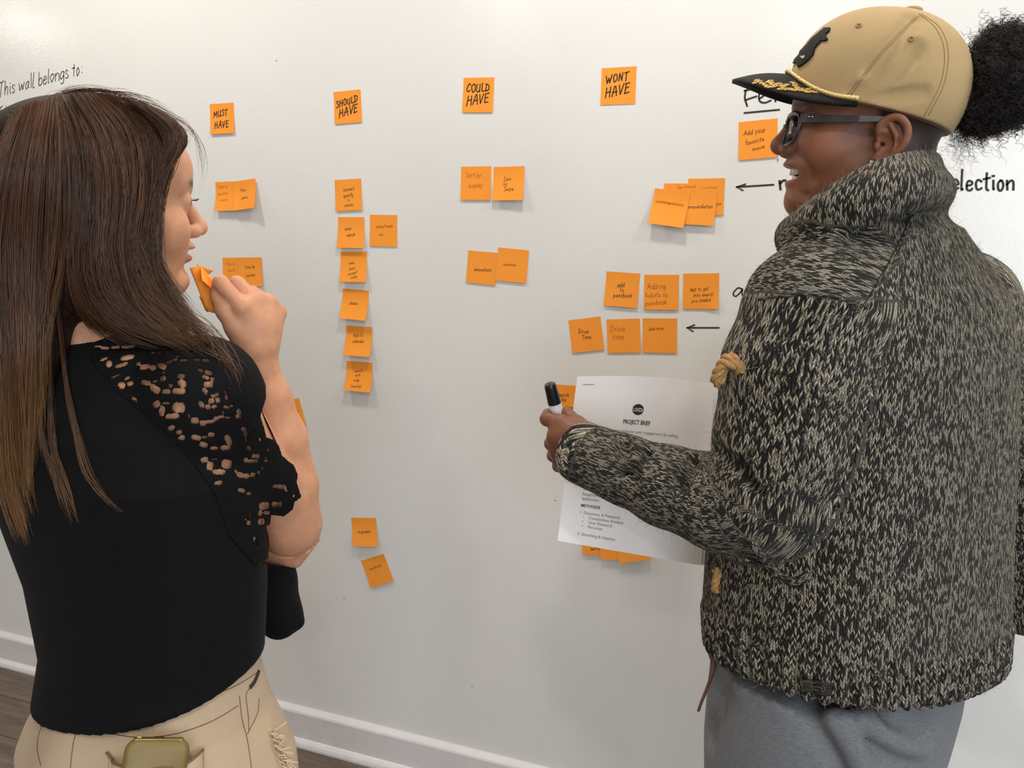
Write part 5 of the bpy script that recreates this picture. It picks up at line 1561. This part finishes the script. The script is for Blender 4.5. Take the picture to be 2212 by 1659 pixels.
for i in range(nt_ - 1):
    for j in range(nr_ - 1):
        a_ = i * nr_ + j
        Fb.append((a_, a_ + nr_, a_ + nr_ + 1, a_ + 1)); Fb.append((n_ + a_, n_ + a_ + 1, n_ + a_ + nr_ + 1, n_ + a_ + nr_))
for i in range(nt_ - 1):
    for e_ in (0, nr_ - 1):
        a_ = i * nr_ + e_; Fb.append((a_, a_ + nr_, n_ + a_ + nr_, n_ + a_))
for e_ in (0, nt_ - 1):
    for j in range(nr_ - 1):
        a_ = e_ * nr_ + j; Fb.append((a_, a_ + 1, n_ + a_ + 1, n_ + a_))
Vb_ = Rl(np.concatenate([top_, bot_]))
br = mesh_obj('brim', Vb_ - Rroot, Fb, M['cap_black'], cap)
br['label'] = 'black brim with gold leaf embroidery'
bs = BVHTree.FromPolygons([tuple(v) for v in Vb_.tolist()], Fb)
class _B(Surf):
    def __init__(s, b): s.b = b
bsurf = _B(bs)
# twisted gold cord above the brim
m = MB(); tt_ = np.linspace(-1.0, 1.0, 160)
c0 = brim_pt(tt_, np.full(160, .02)) + np.array([0, 0, .0035])
for ph_ in (0, math.pi):
    a_ = tt_ * 150 + ph_
    off = np.stack([np.cos(a_) * .0013 * np.cos(tt_ * 1.5), np.cos(a_) * .0013 * np.sin(tt_ * 1.5), np.sin(a_) * .0013], 1)
    m.tube(Rl(c0 + off) - Rroot, .0018, 6)
m.build('gold_cord', M['gold_cord'], cap)
# gold leaves
def blob(mb, p, ax, nrm_, la, lb, lc):
    ax = nrm(ax - nrm_ * (ax @ nrm_)); s_ = np.cross(nrm_, ax); V = []; nu, nv = 8, 5
    for i in range(nv + 1):
        a_ = math.pi * i / nv
        for j in range(nu):
            b_ = 2 * math.pi * j / nu
            V.append(p + ax * la * math.cos(a_) + s_ * lb * math.sin(a_) * math.cos(b_) + nrm_ * lc * math.sin(a_) * math.sin(b_))
    Fq = [(i * nu + j, (i + 1) * nu + j, (i + 1) * nu + (j + 1) % nu, i * nu + (j + 1) % nu) for i in range(nv) for j in range(nu)]
    mb.add(V, Fq)
m = MB(); r_ = np.random.default_rng(5)
for (zx, zy) in ((450,590),(480,550),(520,570),(560,600),(610,625),(660,580),(690,560),(710,590),(720,620),(640,655),(700,655),(760,645),(800,610),(840,605),(870,640),(900,660),(850,688),(950,690),(950,622),(1000,690),(1050,585),(1080,610),(1090,640),(1120,670),(1060,705),(1140,705),(1190,690),(1240,715),(1300,690),(1290,735),(1340,725),(1400,738),(1450,725),(1490,735)):
    p, nn_ = bsurf.hit(1570 + zx / 7.373, 100 + zy / 7.373)
    if p is None: continue
    nn_ = nn_ if nn_ @ (C_O - p) > 0 else -nn_
    blob(m, p - Rroot + nn_ * .0006, FLAT_R * -1 + UPZ * r_.normal(.2, .5), nn_, .0042, .0022, .0014)
for k in range(20):     # matching sprig on the other half
    p = brim_pt(-.15 - k * .03, .35 + .3 * math.sin(k * 1.3) * .6)
    blob(m, Rl(p) - Rroot + UPZ * .0008, RR[:, 0] + RR[:, 1] * math.sin(k), UPZ, .0045, .0024, .0014)
o = m.build('gold_leaf_embroidery', M['gold_thread'], cap); o['kind'] = 'stuff'
# black animal emblem on the front panel
em = [(1782,61),(1795,62),(1793,69),(1785,75),(1790,87),(1782,91),(1775,90),(1768,98),(1762,105),(1758,120),(1746,133),(1734,142),(1726,147),(1723,137),(1713,139),(1718,129),(1727,120),(1730,111),(1743,99),(1755,84),(1770,72)]
patch(Rcap, em, 1.2, lambda a, b: .0012, Rroot, 'emblem', M['cap_black'], cap, thick=.0022)['label'] = 'raised black leaping animal emblem'
patch(Rcap, [(1730,120),(1735,123),(1742,120),(1741,127),(1736,129)], 1.0, lambda a, b: .0026, Rroot, 'emblem_detail', simple('emblem_pale', srgb(196, 180, 150), .7), cap, thick=.0006)
m = MB(); blob(m, Rl((-.018, 0, .1565)) - Rroot, RR[:, 0], RR[:, 2], .0115, .0115, .0045); m.build('cap_button', M['khaki'], cap)
M['khaki_stitch'] = simple('khaki_stitching', srgb(150, 124, 84), .8)
for ln in ([(1985,34),(1950,70),(1905,118),(1870,162),(1838,205)], [(1978,36),(1942,72),(1897,120),(1862,165),(1830,206)], [(1990,30),(2030,60),(2048,110),(2040,180),(2005,250)], [(1985,30),(2022,62),(2040,112),(2032,180),(1996,250)]):
    res = seam_tube(Rcap, ln, .0005, .0002)
    if res is not None: m = MB(); m.add(res[0] - Rroot, res[1]); m.build('seam', M['khaki_stitch'], cap)
for ex_ in ((1855, 56), (1968, 85)):
    p, nn_ = Rcap.hit(*ex_)
    if p is not None:
        nn_ = nn_ if nn_ @ (C_O - p) > 0 else -nn_
        e1_ = nrm(np.cross(nn_, UPZ)); e2_ = np.cross(nn_, e1_); a_ = np.linspace(0, 2 * np.pi, 17)
        m = MB(); m.tube(p + nn_ * .0005 + (np.cos(a_)[:, None] * e1_ + np.sin(a_)[:, None] * e2_) * .0026 - Rroot, .0011, 6, cap=False); m.build('eyelet', M['khaki_stitch'], cap)

# ---- curly bun behind the cap
t = NT('black_hair_mass'); g = t.noise(120, t.obj(), 4)
t.set(t.ramp(g, [(.3, srgb(12, 10, 10) + (1,)), (.7, srgb(30, 25, 24) + (1,))]), .7, .2); t.bump(g, 1, .006); M['hair_dark'] = t.m
M['curl'] = hair_mat('black_curls', (10, 8, 8), (40, 32, 30), (52, 40, 36), .45)
S = SDF((-.22, -.09, -.03), (-.05, .09, .19), .0032)
for c_, r_ in (((-.138, 0, .078), (.050, .048, .052)), ((-.126, .005, .116), (.032, .032, .026)), ((-.148, -.005, .108), (.032, .032, .028)), ((-.118, 0, .045), (.034, .036, .030)), ((-.165, 0, .075), (.032, .034, .034))):
    S.ell(c_, r_, k=.012)
Vn, Fn = S.mesh()
rr = np.random.default_rng(3)
Vn = Vn + rr.normal(0, .0012, Vn.shape)
bun = mesh_obj('hair', Rl(Vn) - Rroot, Fn, M['hair_dark'], PR)
bun['label'] = 'black curly hair gathered in a bun behind the cap'
cfc, cfn = face_info(Vn, Fn); cfn /= np.linalg.norm(cfn, axis=1, keepdims=True)
N = 2600; K = 16
pick = rr.integers(0, len(cfc), N)
b0 = cfc[pick]; d0 = cfn[pick] + rr.normal(0, .55, (N, 3)); d0 /= np.linalg.norm(d0, axis=1, keepdims=True)
ln_ = rr.gamma(3, .0042, N).clip(.006, .036)
tt_ = np.linspace(0, 1, K)
e1_ = np.cross(d0, rr.normal(0, 1, (N, 3))); e1_ /= np.linalg.norm(e1_, axis=1, keepdims=True); e2_ = np.cross(d0, e1_)
turns = rr.uniform(1.2, 3.2, N)[:, None] * 2 * np.pi * tt_[None]; hr = rr.uniform(.0015, .0045, N)[:, None] * np.ones(K)[None]
pth = b0[:, None] + d0[:, None] * (ln_[:, None] * tt_[None])[..., None] + e1_[:, None] * (np.cos(turns) * hr - hr)[..., None] + e2_[:, None] * (np.sin(turns) * hr)[..., None]
# wisps at the nape
Nw = 90
w0 = np.stack([rr.uniform(-.10, -.085, Nw), rr.normal(0, .03, Nw), rr.uniform(.0, .03, Nw)], 1); wd = np.stack([rr.uniform(-1, -.1, Nw), rr.normal(0, .4, Nw), rr.uniform(-1, .2, Nw)], 1)
wd /= np.linalg.norm(wd, axis=1, keepdims=True); wl = rr.uniform(.02, .06, Nw)
we = np.cross(wd, rr.normal(0, 1, (Nw, 3))); we /= np.linalg.norm(we, axis=1, keepdims=True)
wt = rr.uniform(2, 4, Nw)[:, None] * 2 * np.pi * tt_[None]
wp = w0[:, None] + wd[:, None] * (wl[:, None] * tt_[None])[..., None] + (we[:, None] * np.sin(wt)[..., None] + np.cross(wd, we)[:, None] * np.cos(wt)[..., None]) * .0025
pth = np.concatenate([pth, wp]); N += Nw
rad = np.full((N, K), .00024) * np.clip((1.05 - tt_) * 5, .3, 1)[None]; rad[-Nw:] *= .55
at = np.stack([np.broadcast_to(tt_, (N, K)), np.broadcast_to(rr.random(N)[:, None], (N, K)), np.zeros((N, K))], -1)
strand_obj('curls', [(Rl(pth.reshape(-1, 3)).reshape(N, K, 3), rad, at)], M['curl'], bun, Rroot)

# ---- glasses
M['tort'] = simple('dark_tortoiseshell', srgb(44, 34, 36), .28, .5, 60, .5)
t = NT('clear_lens'); t.set((1, 1, 1), .02, .5); t.b.inputs['Transmission Weight'].default_value = 1.0; t.b.inputs['IOR'].default_value = 1.12; M['lens'] = t.m
M['silver'] = simple('silver_metal', srgb(225, 225, 220), .2, .5, metal=.9)
gl = mesh_obj('glasses', [(0, 0, 0)], [], M['tort'], PR) if False else None
def lens_outline(s, n=36, k=1.0):
    a_ = np.linspace(0, 2 * np.pi, n, endpoint=False)
    cx_, sz_ = np.cos(a_), np.sin(a_)
    sup = (np.abs(cx_) ** 3.2 + np.abs(sz_) ** 3.2) ** (-1 / 3.2)
    yy = .0345 + .0250 * k * cx_ * sup * (1 + .06 * sz_ * sup); zz = .0025 + .0190 * k * sz_ * sup
    ff = .1075 - 5.5 * (yy - .012) ** 2 * 1.0 - .06 * (.0025 - zz) * -1
    return np.stack([ff, s * yy, zz], 1)
m = MB()
for s in (1, -1):
    o1 = lens_outline(s); pts = np.vstack([o1, o1[:1]])
    thick = .0020 + .0010 * np.clip((pts[:, 2] - .008) / .012, 0, 1)
    V, Fq = tube_arr(Rl(pts) - Rroot, thick, 8, cap=False)
    m.add(V, Fq)
bp = np.array([(.1065, .0095, .008), (.1095, .004, .0105), (.1100, 0, .011), (.1095, -.004, .0105), (.1065, -.0095, .008)])
m.tube(Rl(bp) - Rroot, .0021, 8)
gf = m.build('glasses', M['tort'], PR); gf['label'] = 'dark tortoiseshell glasses'
for s in (1, -1):
    o1 = lens_outline(s, 36, .97); c_ = o1.mean(0)
    V = np.vstack([o1 + [.0007, 0, 0], [c_ + [.0016, 0, 0]], o1 - [.0007, 0, 0], [c_ + [.0002, 0, 0]]])
    Fq = [(i, (i + 1) % 36, 36) for i in range(36)] + [(37 + (i + 1) % 36, 37 + i, 73) for i in range(36)] + [(i, 37 + i, 37 + (i + 1) % 36, (i + 1) % 36) for i in range(36)]
    mesh_obj('lens', Rl(V) - Rroot, Fq, M['lens'], gf)
    # temple arm: flat bar tapering to the ear
    ax_ = np.array([(.0955, s * .0600, .0130), (.088, s * .0665, .0132), (.060, s * .0725, .0138), (.030, s * .0760, .0150), (.004, s * .0765, .0165), (-.016, s * .0745, .0110), (-.030, s * .0730, -.006)])
    hh_ = np.array([.0050, .0050, .0044, .0036, .0028, .0026, .0022]); ww_ = .0013
    V = []
    for p_, h_ in zip(ax_, hh_):
        for dy, dz in ((-1, -1), (1, -1), (1, 1), (-1, 1)): V.append(p_ + np.array([0, dy * ww_, dz * h_]))
    Fq = [(i * 4 + j, i * 4 + (j + 1) % 4, (i + 1) * 4 + (j + 1) % 4, (i + 1) * 4 + j) for i in range(6) for j in range(4)] + [(3, 2, 1, 0), (24, 25, 26, 27)]
    mesh_obj('temple', Rl(np.array(V)) - Rroot, Fq, M['tort'], gf, smooth=False)
    for dx in (.0860, .0820):
        m = MB(); blob(m, Rl((dx, s * (.0682 + (.086 - dx) * .2), .0150)) - Rroot, RR[:, 0], RR[:, 1] * s, .0011, .0011, .0006); m.build('rivet', M['silver'], gf)
# nose ring, earring
a_ = np.linspace(-2.4, 2.4, 15); c_ = np.array([.1125, 0, -.0300])
m = MB(); m.tube(Rl(np.stack([c_[0] + 0 * a_ - .001 * np.cos(a_), .0036 * np.sin(a_), c_[2] - .0042 * np.cos(a_)], 1)) - Rroot, .00065, 6); m.build('nose_ring', M['silver'], PR)
Rbody = Surf(head_r[0], head_r[1])
p, nn_ = Rbody.hit(1884, 351)
if p is not None:
    nn_ = nn_ if nn_ @ (C_O - p) > 0 else -nn_
    nn_ = nrm(C_O - p)
    e1_ = nrm(np.cross(UPZ, nn_)); e2_ = np.cross(nn_, e1_)
    pp = p + nn_ * .004
    def tri(sz, d0_, d1_, mat, nm, par):
        c2 = [(-.0052 * sz, .0052 * sz), (-.0040 * sz, -.0052 * sz), (.0080 * sz, .0012 * sz)]
        V = [pp + e1_ * a + e2_ * b + nn_ * d for d in (d0_, d1_) for a, b in c2]
        return mesh_obj(nm, np.array(V) - Rroot, [(0, 1, 2), (5, 4, 3), (0, 3, 4, 1), (1, 4, 5, 2), (2, 5, 3, 0)], mat, par, smooth=False)
    er = tri(1.0, -.002, .0008, simple('dark_bronze', srgb(90, 80, 66), .35, .5, metal=.7), 'earring', PR)
    er['label'] = 'small triangular earring'
    tri(.55, .0008, .0014, simple('pearl_inlay', srgb(225, 220, 212), .3), 'inlay', er)
# ---- sweatpants, shoes, cardigan trims
t = NT('heather_grey_jersey')
mp = t.n('ShaderNodeMapping'); t.l(t.obj(), mp.inputs[0]); mp.inputs['Scale'].default_value = (1, 1, 6)
f = t.noise(160, mp.outputs[0], 4, .7)
t.set(t.ramp(f, [(.3, srgb(98, 100, 102) + (1,)), (.7, srgb(132, 134, 137) + (1,))]), .9, .15, sheen=.1)
t.bump(t.noise(900, t.obj(), 2), .2, .0006)
M['sweat'] = t.m
rows = [(1815,1400,1.06,.195,.145),(1800,1500,1.06,.192,.146),(1785,1580,1.06,.186,.144),(1772,1660,1.06,.178,.138),(1765,1740,1.06,.168,.128)]
c = np.array([P(a, b, h) for a, b, h, w, d in rows]); w_ = np.array([r[3] for r in rows]); d_ = np.array([r[4] for r in rows]); o_ = np.argsort(c[:, 2])
hipR = P(1765, 1720, 1.06); Rr = nrm(np.cross(R_tor, UPZ))
S = SDF((c[:, 0].min() - .3, c[:, 1].min() - .3, .02), (c[:, 0].max() + .3, c[:, 1].max() + .3, c[:, 2].max() + .02), .005)
S.slices(c[o_, 2], c[o_, 0], c[o_, 1], w_[o_], d_[o_], R_yaw, 2.2)
feetR = []
for s in (1, -1):
    a = hipR + Rr * s * .085 - UPZ * .02; k_ = np.array([*(hipR + Rr * s * .095 + R_tor * .015)[:2], .44]); b = np.array([*(hipR + Rr * s * .10 - R_tor * .01)[:2], .07])
    S.chain([a, (a + k_) / 2, k_, (k_ + b) / 2, b], [.095, .086, .074, .068, .052], k=.02); feetR.append(b)
S0V, S0F = S.mesh(); s0 = Surf(S0V, S0F)
for path, rr_, dd_ in (([(1830,1520),(1860,1560),(1905,1600),(1960,1630)], .018, .011), ([(1770,1540),(1800,1590),(1830,1640),(1850,1680)], .022, .016), ([(1900,1530),(1950,1560),(2000,1575)], .014, .006), ([(1560,1500),(1535,1560),(1530,1600)], .014, .006)):
    pts = s0.path(path, dd_, 3)
    if len(pts) > 1: S.chain(pts, np.full(len(pts), rr_), k=.03, mode='sub')
for path, rr_ in (([(1850,1530),(1890,1575),(1945,1610),(2000,1620)], .010), ([(1800,1545),(1830,1595),(1858,1650),(1870,1690)], .012)):
    pts = s0.path(path, -.004, 3)
    if len(pts) > 1: S.chain(pts, np.full(len(pts), rr_), k=.02)
Vp, Fp = S.mesh(); Vp = relax(Vp, Fp, 3, .5)
op = mesh_obj('sweatpants', Vp - Rroot, Fp, M['sweat'], PR)
op['label'] = 'heather grey sweatpants'
for b in feetR: shoe(PR, Rroot, b, R_tor, simple('dark_sneaker', srgb(50, 50, 54), .6))
# brown cord hanging from under the hem
M['leather'] = simple('brown_leather', srgb(98, 62, 40), .5, .4, 90, .25)
m = MB(); pts = crom([P(*q) for q in ((1532,1405,1.02),(1541,1432,1.015),(1540,1448,1.012),(1530,1480,1.01),(1514,1520,1.008),(1509,1536,1.008))], 4)
V, Fq = tube_arr(pts - Rroot, np.linspace(.0045, .0028, len(pts)), 6, flat=.5); m.add(V, Fq); m.build('leather_cord', M['leather'], PR)
# pocket welt, front band, rope toggles, label patch
def knit_roll(path, r, off, nm):
    p = Rcard.path(path, off, 4)
    if len(p) < 2: return
    V, Fq = tube_arr(p, r, 10)
    s_ = np.r_[0, np.cumsum(np.linalg.norm(np.diff(p, axis=0), axis=1))]
    uvk = np.stack([np.tile(np.arange(10) * .0034, len(p)), np.repeat(s_, 10), np.zeros(len(p) * 10)], 1)
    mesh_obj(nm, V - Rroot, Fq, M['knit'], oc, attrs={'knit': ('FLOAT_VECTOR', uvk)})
knit_roll([(1622,1168),(1645,1198),(1668,1228),(1692,1250),(1722,1255),(1750,1240)], .0050, .0008, 'pocket_edge')
knit_roll([(1640,646),(1700,638),(1760,636),(1820,646),(1862,662)], .0022, .0002, 'shoulder_seam')
knit_roll([(1868,664),(1882,640),(1912,590),(1945,530),(1972,470)], .0034, .0006, 'yoke_seam')
M['rope'] = simple('tan_rope', srgb(172, 132, 84), .85, .2, 300, .25)
def rope(name, ctrl, r):
    p = crom([P(*q) for q in ctrl], 8); T, N_, B_ = frames(p); s_ = np.r_[0, np.cumsum(np.linalg.norm(np.diff(p, axis=0), axis=1))]
    m = MB()
    for k in range(3):
        a_ = s_ / (r * 5.5) * 2 * np.pi + k * 2.094
        m.tube(p + (np.cos(a_)[:, None] * N_ + np.sin(a_)[:, None] * B_) * r * .52 - Rroot, r * .62, 6)
    return m.build(name, M['rope'], oc)
h0 = .93
p, _n = Rcard.hit(1585, 790); h0 = (p @ FLAT_F - .010) if p is not None else .95
rope('rope_toggle', [(1597,803,h0),(1594,790,h0-.004),(1578,786,h0-.006),(1562,786,h0-.002),(1553,800,h0),(1546,818,h0+.004),(1551,826,h0+.008),(1558,812,h0+.010),(1562,796,h0+.008),(1568,776,h0+.002),(1580,774,h0-.003),(1592,782,h0-.004)], .0058)
p, _n = Rcard.hit(1548, 1250); h1 = (p @ FLAT_F - .006) if p is not None else .95
rope('rope_toggle', [(1545,1228,h1),(1550,1240,h1-.003),(1546,1255,h1-.003),(1544,1270,h1),(1550,1276,h1)], .0052)
t = NT('dark_leather_patch'); t.set(t.ramp(t.noise(200, t.obj(), 3), [(.3, srgb(30, 27, 22) + (1,)), (.7, srgb(48, 44, 38) + (1,))]), .5, .4); M['patch'] = t.m
pl = [(1735,1459),(1788,1467),(1787,1496),(1766,1493),(1762,1498),(1757,1492),(1734,1487)]
patch(Rcard, pl, 2.0, lambda a, b: .0085, Rroot, 'label_patch', M['patch'], oc, thick=.0016)['label'] = 'small dark leather label patch'
M['patch_line'] = simple('embossed_line', srgb(112, 108, 96), .5)
for ln in ([(1738,1463),(1785,1470),(1784,1490),(1768,1488),(1762,1493),(1756,1487),(1738,1483),(1738,1463)], [(1742,1468),(1747,1466),(1778,1472),(1781,1477),(1780,1484),(1745,1479),(1742,1468)]):
    p = Rcard.path(ln, .0097, 0)
    if len(p) > 1: m = MB(); m.tube(p - Rroot, .0004, 4); m.build('embossed_outline', M['patch_line'], oc)
_x = np.linspace(0, 4, 60); st, wd_ = [np.stack([_x, .5 + .45 * np.sin(_x * 9) * (.6 + .4 * np.sin(_x * 2.3))], 1)], 4.0; m = MB()
for q in st:
    pxs = np.stack([1747 + q[:, 0] / wd_ * 30, 1478 - q[:, 1] * 7 + q[:, 0] / wd_ * 4], 1); p = Rcard.path(pxs, .0096, 0)
    if len(p) > 1: m.tube(p - Rroot, .00035, 4)
if m.V: m.build('embossed_script', M['patch_line'], oc)

# fine wool fuzz standing off the knit
rr = np.random.default_rng(9)
fc_, fn_ = face_info(Vk2, Fk); fn_ /= np.maximum(np.linalg.norm(fn_, axis=1, keepdims=True), 1e-12)
fv = np.einsum('ij,ij->i', fn_, nrm(C_O - Tc)[None]) > -.35
pick = rr.choice(np.where(fv)[0], 9000)
K = 4; tt_ = np.linspace(0, 1, K)
b0 = Vk2[Fk[pick]].mean(1); d0 = fn_[pick] + rr.normal(0, .7, (len(pick), 3)); d0 /= np.linalg.norm(d0, axis=1, keepdims=True)
cv_ = rr.normal(0, .5, (len(pick), 3)); ln_ = rr.uniform(.002, .0065, len(pick))
pth = b0[:, None] + (d0[:, None] * tt_[None, :, None] + cv_[:, None] * (tt_ ** 2)[None, :, None]) * ln_[:, None, None]
at = np.stack([np.zeros((len(pick), K)), np.broadcast_to(rr.random(len(pick))[:, None], (len(pick), K)), np.zeros((len(pick), K))], -1)
strand_obj('wool_fuzz', [(pth, np.full((len(pick), K), .00010), at)], hair_mat('wool_fibre', (60, 56, 50), (200, 192, 176), (200, 192, 176), .8), oc, Rroot)
# ------------------------------------------------------------------ dry-erase marker
A, B = P(1187.5, 829, 1.170), P(1231, 1000, 1.196)
ax = nrm(B - A); B = A + ax * .120
e1_ = nrm(np.cross(ax, FLAT_F)); e2_ = np.cross(ax, e1_)
def turned(prof, n=28):
    a_ = np.arange(n) * 2 * np.pi / n; V = []
    for s_, r_ in prof: V += [A + ax * s_ + r_ * (math.cos(q) * e1_ + math.sin(q) * e2_) for q in a_]
    m_ = len(prof)
    Fq = [(i * n + j, i * n + (j + 1) % n, (i + 1) * n + (j + 1) % n, (i + 1) * n + j) for i in range(m_ - 1) for j in range(n)] + [tuple(range(n))[::-1], tuple((m_ - 1) * n + j for j in range(n))]
    return np.array(V), Fq
mk_loc = (A + B) / 2
mk = empty('marker', mk_loc)
tag(mk, 'black capped dry-erase marker with white barrel held in a fist', 'marker')
M['mk_black'] = simple('gloss_black_plastic', srgb(20, 20, 22), .25, .5)
M['mk_white'] = simple('white_plastic', srgb(206, 206, 210), .35, .4)
M['mk_label'] = simple('black_print', srgb(24, 22, 26), .4, .4)
V, Fq = turned([(0, .0072), (.0006, .0078), (.0012, .0074), (.0014, .0082), (.0040, .0088), (.030, .0100), (.0312, .0100)]); mesh_obj('cap', V - mk_loc, Fq, M['mk_black'], mk)
V, Fq = turned([(.0312, .0090), (.0316, .0094), (.118, .0094), (.120, .0082)]); mesh_obj('barrel', V - mk_loc, Fq, M['mk_white'], mk)
# printed label wraps part of the barrel
n = 15; V = []; a_ = np.linspace(-.1, 3.6, n)
vdir = nrm(C_O - A); a0 = math.atan2(vdir @ e2_, vdir @ e1_)
for s_ in (.0495, .112):
    for q in a_: V.append(A + ax * s_ + .00962 * (math.cos(a0 + q - 2.4) * e1_ + math.sin(a0 + q - 2.4) * e2_))
mesh_obj('printed_label', np.array(V) - mk_loc, [(j, j + 1, n + j + 1, n + j) for j in range(n - 1)], M['mk_label'], mk)

# ------------------------------------------------------------------ printed brief (two sheets)
M['paper'] = simple('white_office_paper', srgb(247, 242, 240), .8, .2)
pc_TL, pc_TR, pc_BL, pc_BR = P(1247, 813, 1.275), P(1545, 828, 1.285), P(1205, 1168, 1.205), P(1517, 1222, 1.205)
def paper_pt(u, v, lift=0.0, dx=0.0):
    u = np.asarray(u, float); v = np.asarray(v, float)
    p = ((1 - u) * (1 - v))[..., None] * pc_TL + (u * (1 - v))[..., None] * pc_TR + ((1 - u) * v)[..., None] * pc_BL + (u * v)[..., None] * pc_BR
    nn_ = nrm(np.cross(pc_TR - pc_TL, pc_BL - pc_TL)); nn_ = nn_ if nn_ @ (C_O - pc_TL) > 0 else -nn_
    bend = .010 * np.sin(np.pi * u) * (1 - .6 * v) - .006 * np.sin(np.pi * v) - .012 * np.clip(u - .75, 0, 1) ** 1.5 * 4 * v * .5
    return p + nn_ * (bend + lift)[..., None] + UPZ * (.004 * np.sin(np.pi * u) * (1 - v))[..., None] + (pc_TR - pc_TL) * dx, nn_
def paper_sheet(name, lift, dx, par, root):
    n = 17; U, V_ = np.meshgrid(np.linspace(0, 1, n), np.linspace(0, 1, n))
    top, nn_ = paper_pt(U.ravel(), V_.ravel(), np.full(n * n, lift), dx)
    Vv = np.concatenate([top, top - nn_ * .00018]); N_ = n * n; Fq = []
    for i in range(n - 1):
        for j in range(n - 1):
            a = i * n + j; Fq += [(a, a + n, a + n + 1, a + 1), (N_ + a, N_ + a + 1, N_ + a + n + 1, N_ + a + n)]
    ring = list(range(n)) + [i * n + n - 1 for i in range(1, n)] + [N_ - 1 - j for j in range(1, n)] + [i * n for i in range(n - 2, 0, -1)]
    Vv = np.concatenate([Vv, Vv[ring], Vv[[N_ + a for a in ring]]]); nr = len(ring)
    Fq += [(2 * N_ + i, 2 * N_ + (i + 1) % nr, 2 * N_ + nr + (i + 1) % nr, 2 * N_ + nr + i) for i in range(nr)]
    return mesh_obj(name, Vv - root, Fq, M['paper'], par)
pap_loc = (pc_TL + pc_BR) / 2
pap = empty('printed_brief', pap_loc)
tag(pap, 'white printed sheets headed PROJECT BRIEF held behind the knitted sleeve', 'paper')
sh1 = paper_sheet('sheet', 0.0, 0.0, pap, pap_loc); paper_sheet('sheet', -.0035, .026, pap, pap_loc)
M['print'] = simple('black_toner', srgb(52, 50, 52), .7, .2); M['print_grey'] = simple('grey_toner', srgb(128, 124, 128), .7, .2)
PWm, PHm = .2159, .2794
def typeset(txt, u, v, size, mat, bold=0.0, align='LEFT', xs=1.0, name='printed_text', lift=.0004):
    cu = bpy.data.curves.new('txt', 'FONT'); cu.body = txt; cu.size = 1.0; cu.align_x = align; cu.offset = bold; cu.resolution_u = 3
    ob_ = bpy.data.objects.new('txt', cu); COL.objects.link(ob_)
    me_ = ob_.to_mesh(); V = np.array([v_.co[:] for v_ in me_.vertices]).reshape(-1, 3); Fq = [tuple(p_.vertices) for p_ in me_.polygons]
    ob_.to_mesh_clear(); bpy.data.objects.remove(ob_); bpy.data.curves.remove(cu)
    U = u + V[:, 0] * size * xs / PWm; Vv = v - V[:, 1] * size / PHm
    p, nn_ = paper_pt(U, Vv, np.full(len(U), lift))
    return mesh_obj(name, p - pap_loc, Fq, mat, sh1, smooth=False)
a_ = np.linspace(0, 2 * np.pi, 33)[:-1]
p, _ = paper_pt(.455 + np.r_[0, np.cos(a_)] * .0088 / PWm, .190 + np.r_[0, np.sin(a_)] * .0088 / PHm, np.full(33, .0003))
mesh_obj('logo_disc', p - pap_loc, [(0, 1 + j, 1 + (j + 1) % 32) for j in range(32)], M['print'], sh1, smooth=False)
M['print_white'] = simple('reversed_print', srgb(235, 230, 228), .8)
typeset('UXDi', .455, .202, .0082, M['print_white'], .012, 'CENTER', .80, 'logo_text', .0008)
typeset('PROJECT BRIEF', .455, .275, .0095, M['print'], .022, 'CENTER', .66, 'heading')
L_ = [('Fandango wants to increase user engagement by selling', .13, .325, .0062), ('tickets to events & concerts.', .13, .353, .0062), ('www.fandango.com', .27, .380, .0062),
      ('Fandango hopes to expand its market from movie tickets', .13, .455, .0062), ('to concerts and other local events. Fandango wants', .13, .482, .0062),
      ('Responsive Web', .13, .712, .0062), ('application', .13, .738, .0062), ('1. Discovery & Research', .125, .820, .0062), ('\u2022    Competitive Analysis', .15, .846, .0062), ('\u2022    User Research', .15, .872, .0062), ('\u2022    Personas', .15, .898, .0062), ('2. Sketching & Ideation', .125, .945, .0062)]
for s_, u_, v_, z_ in L_: typeset(s_, u_, v_, z_, M['print_grey'], .004, xs=.98, name='body_text')
typeset('TARGET DELIVERABLE', .13, .680, .0062, M['print'], .02, name='heading'); typeset('METHODS', .13, .780, .0062, M['print'], .02, name='heading')
p, _ = paper_pt(np.array([.045, .125, .125, .045]), np.array([.049, .049, .053, .053]), np.full(4, .0004)); mesh_obj('header_line', p - pap_loc, [(0, 1, 2, 3)], M['print_grey'], sh1, smooth=False)
p, _ = paper_pt(np.array([.27, .56, .56, .27]), np.array([.384, .384, .3865, .3865]), np.full(4, .0004)); mesh_obj('underline', p - pap_loc, [(0, 1, 2, 3)], M['print_grey'], sh1, smooth=False)
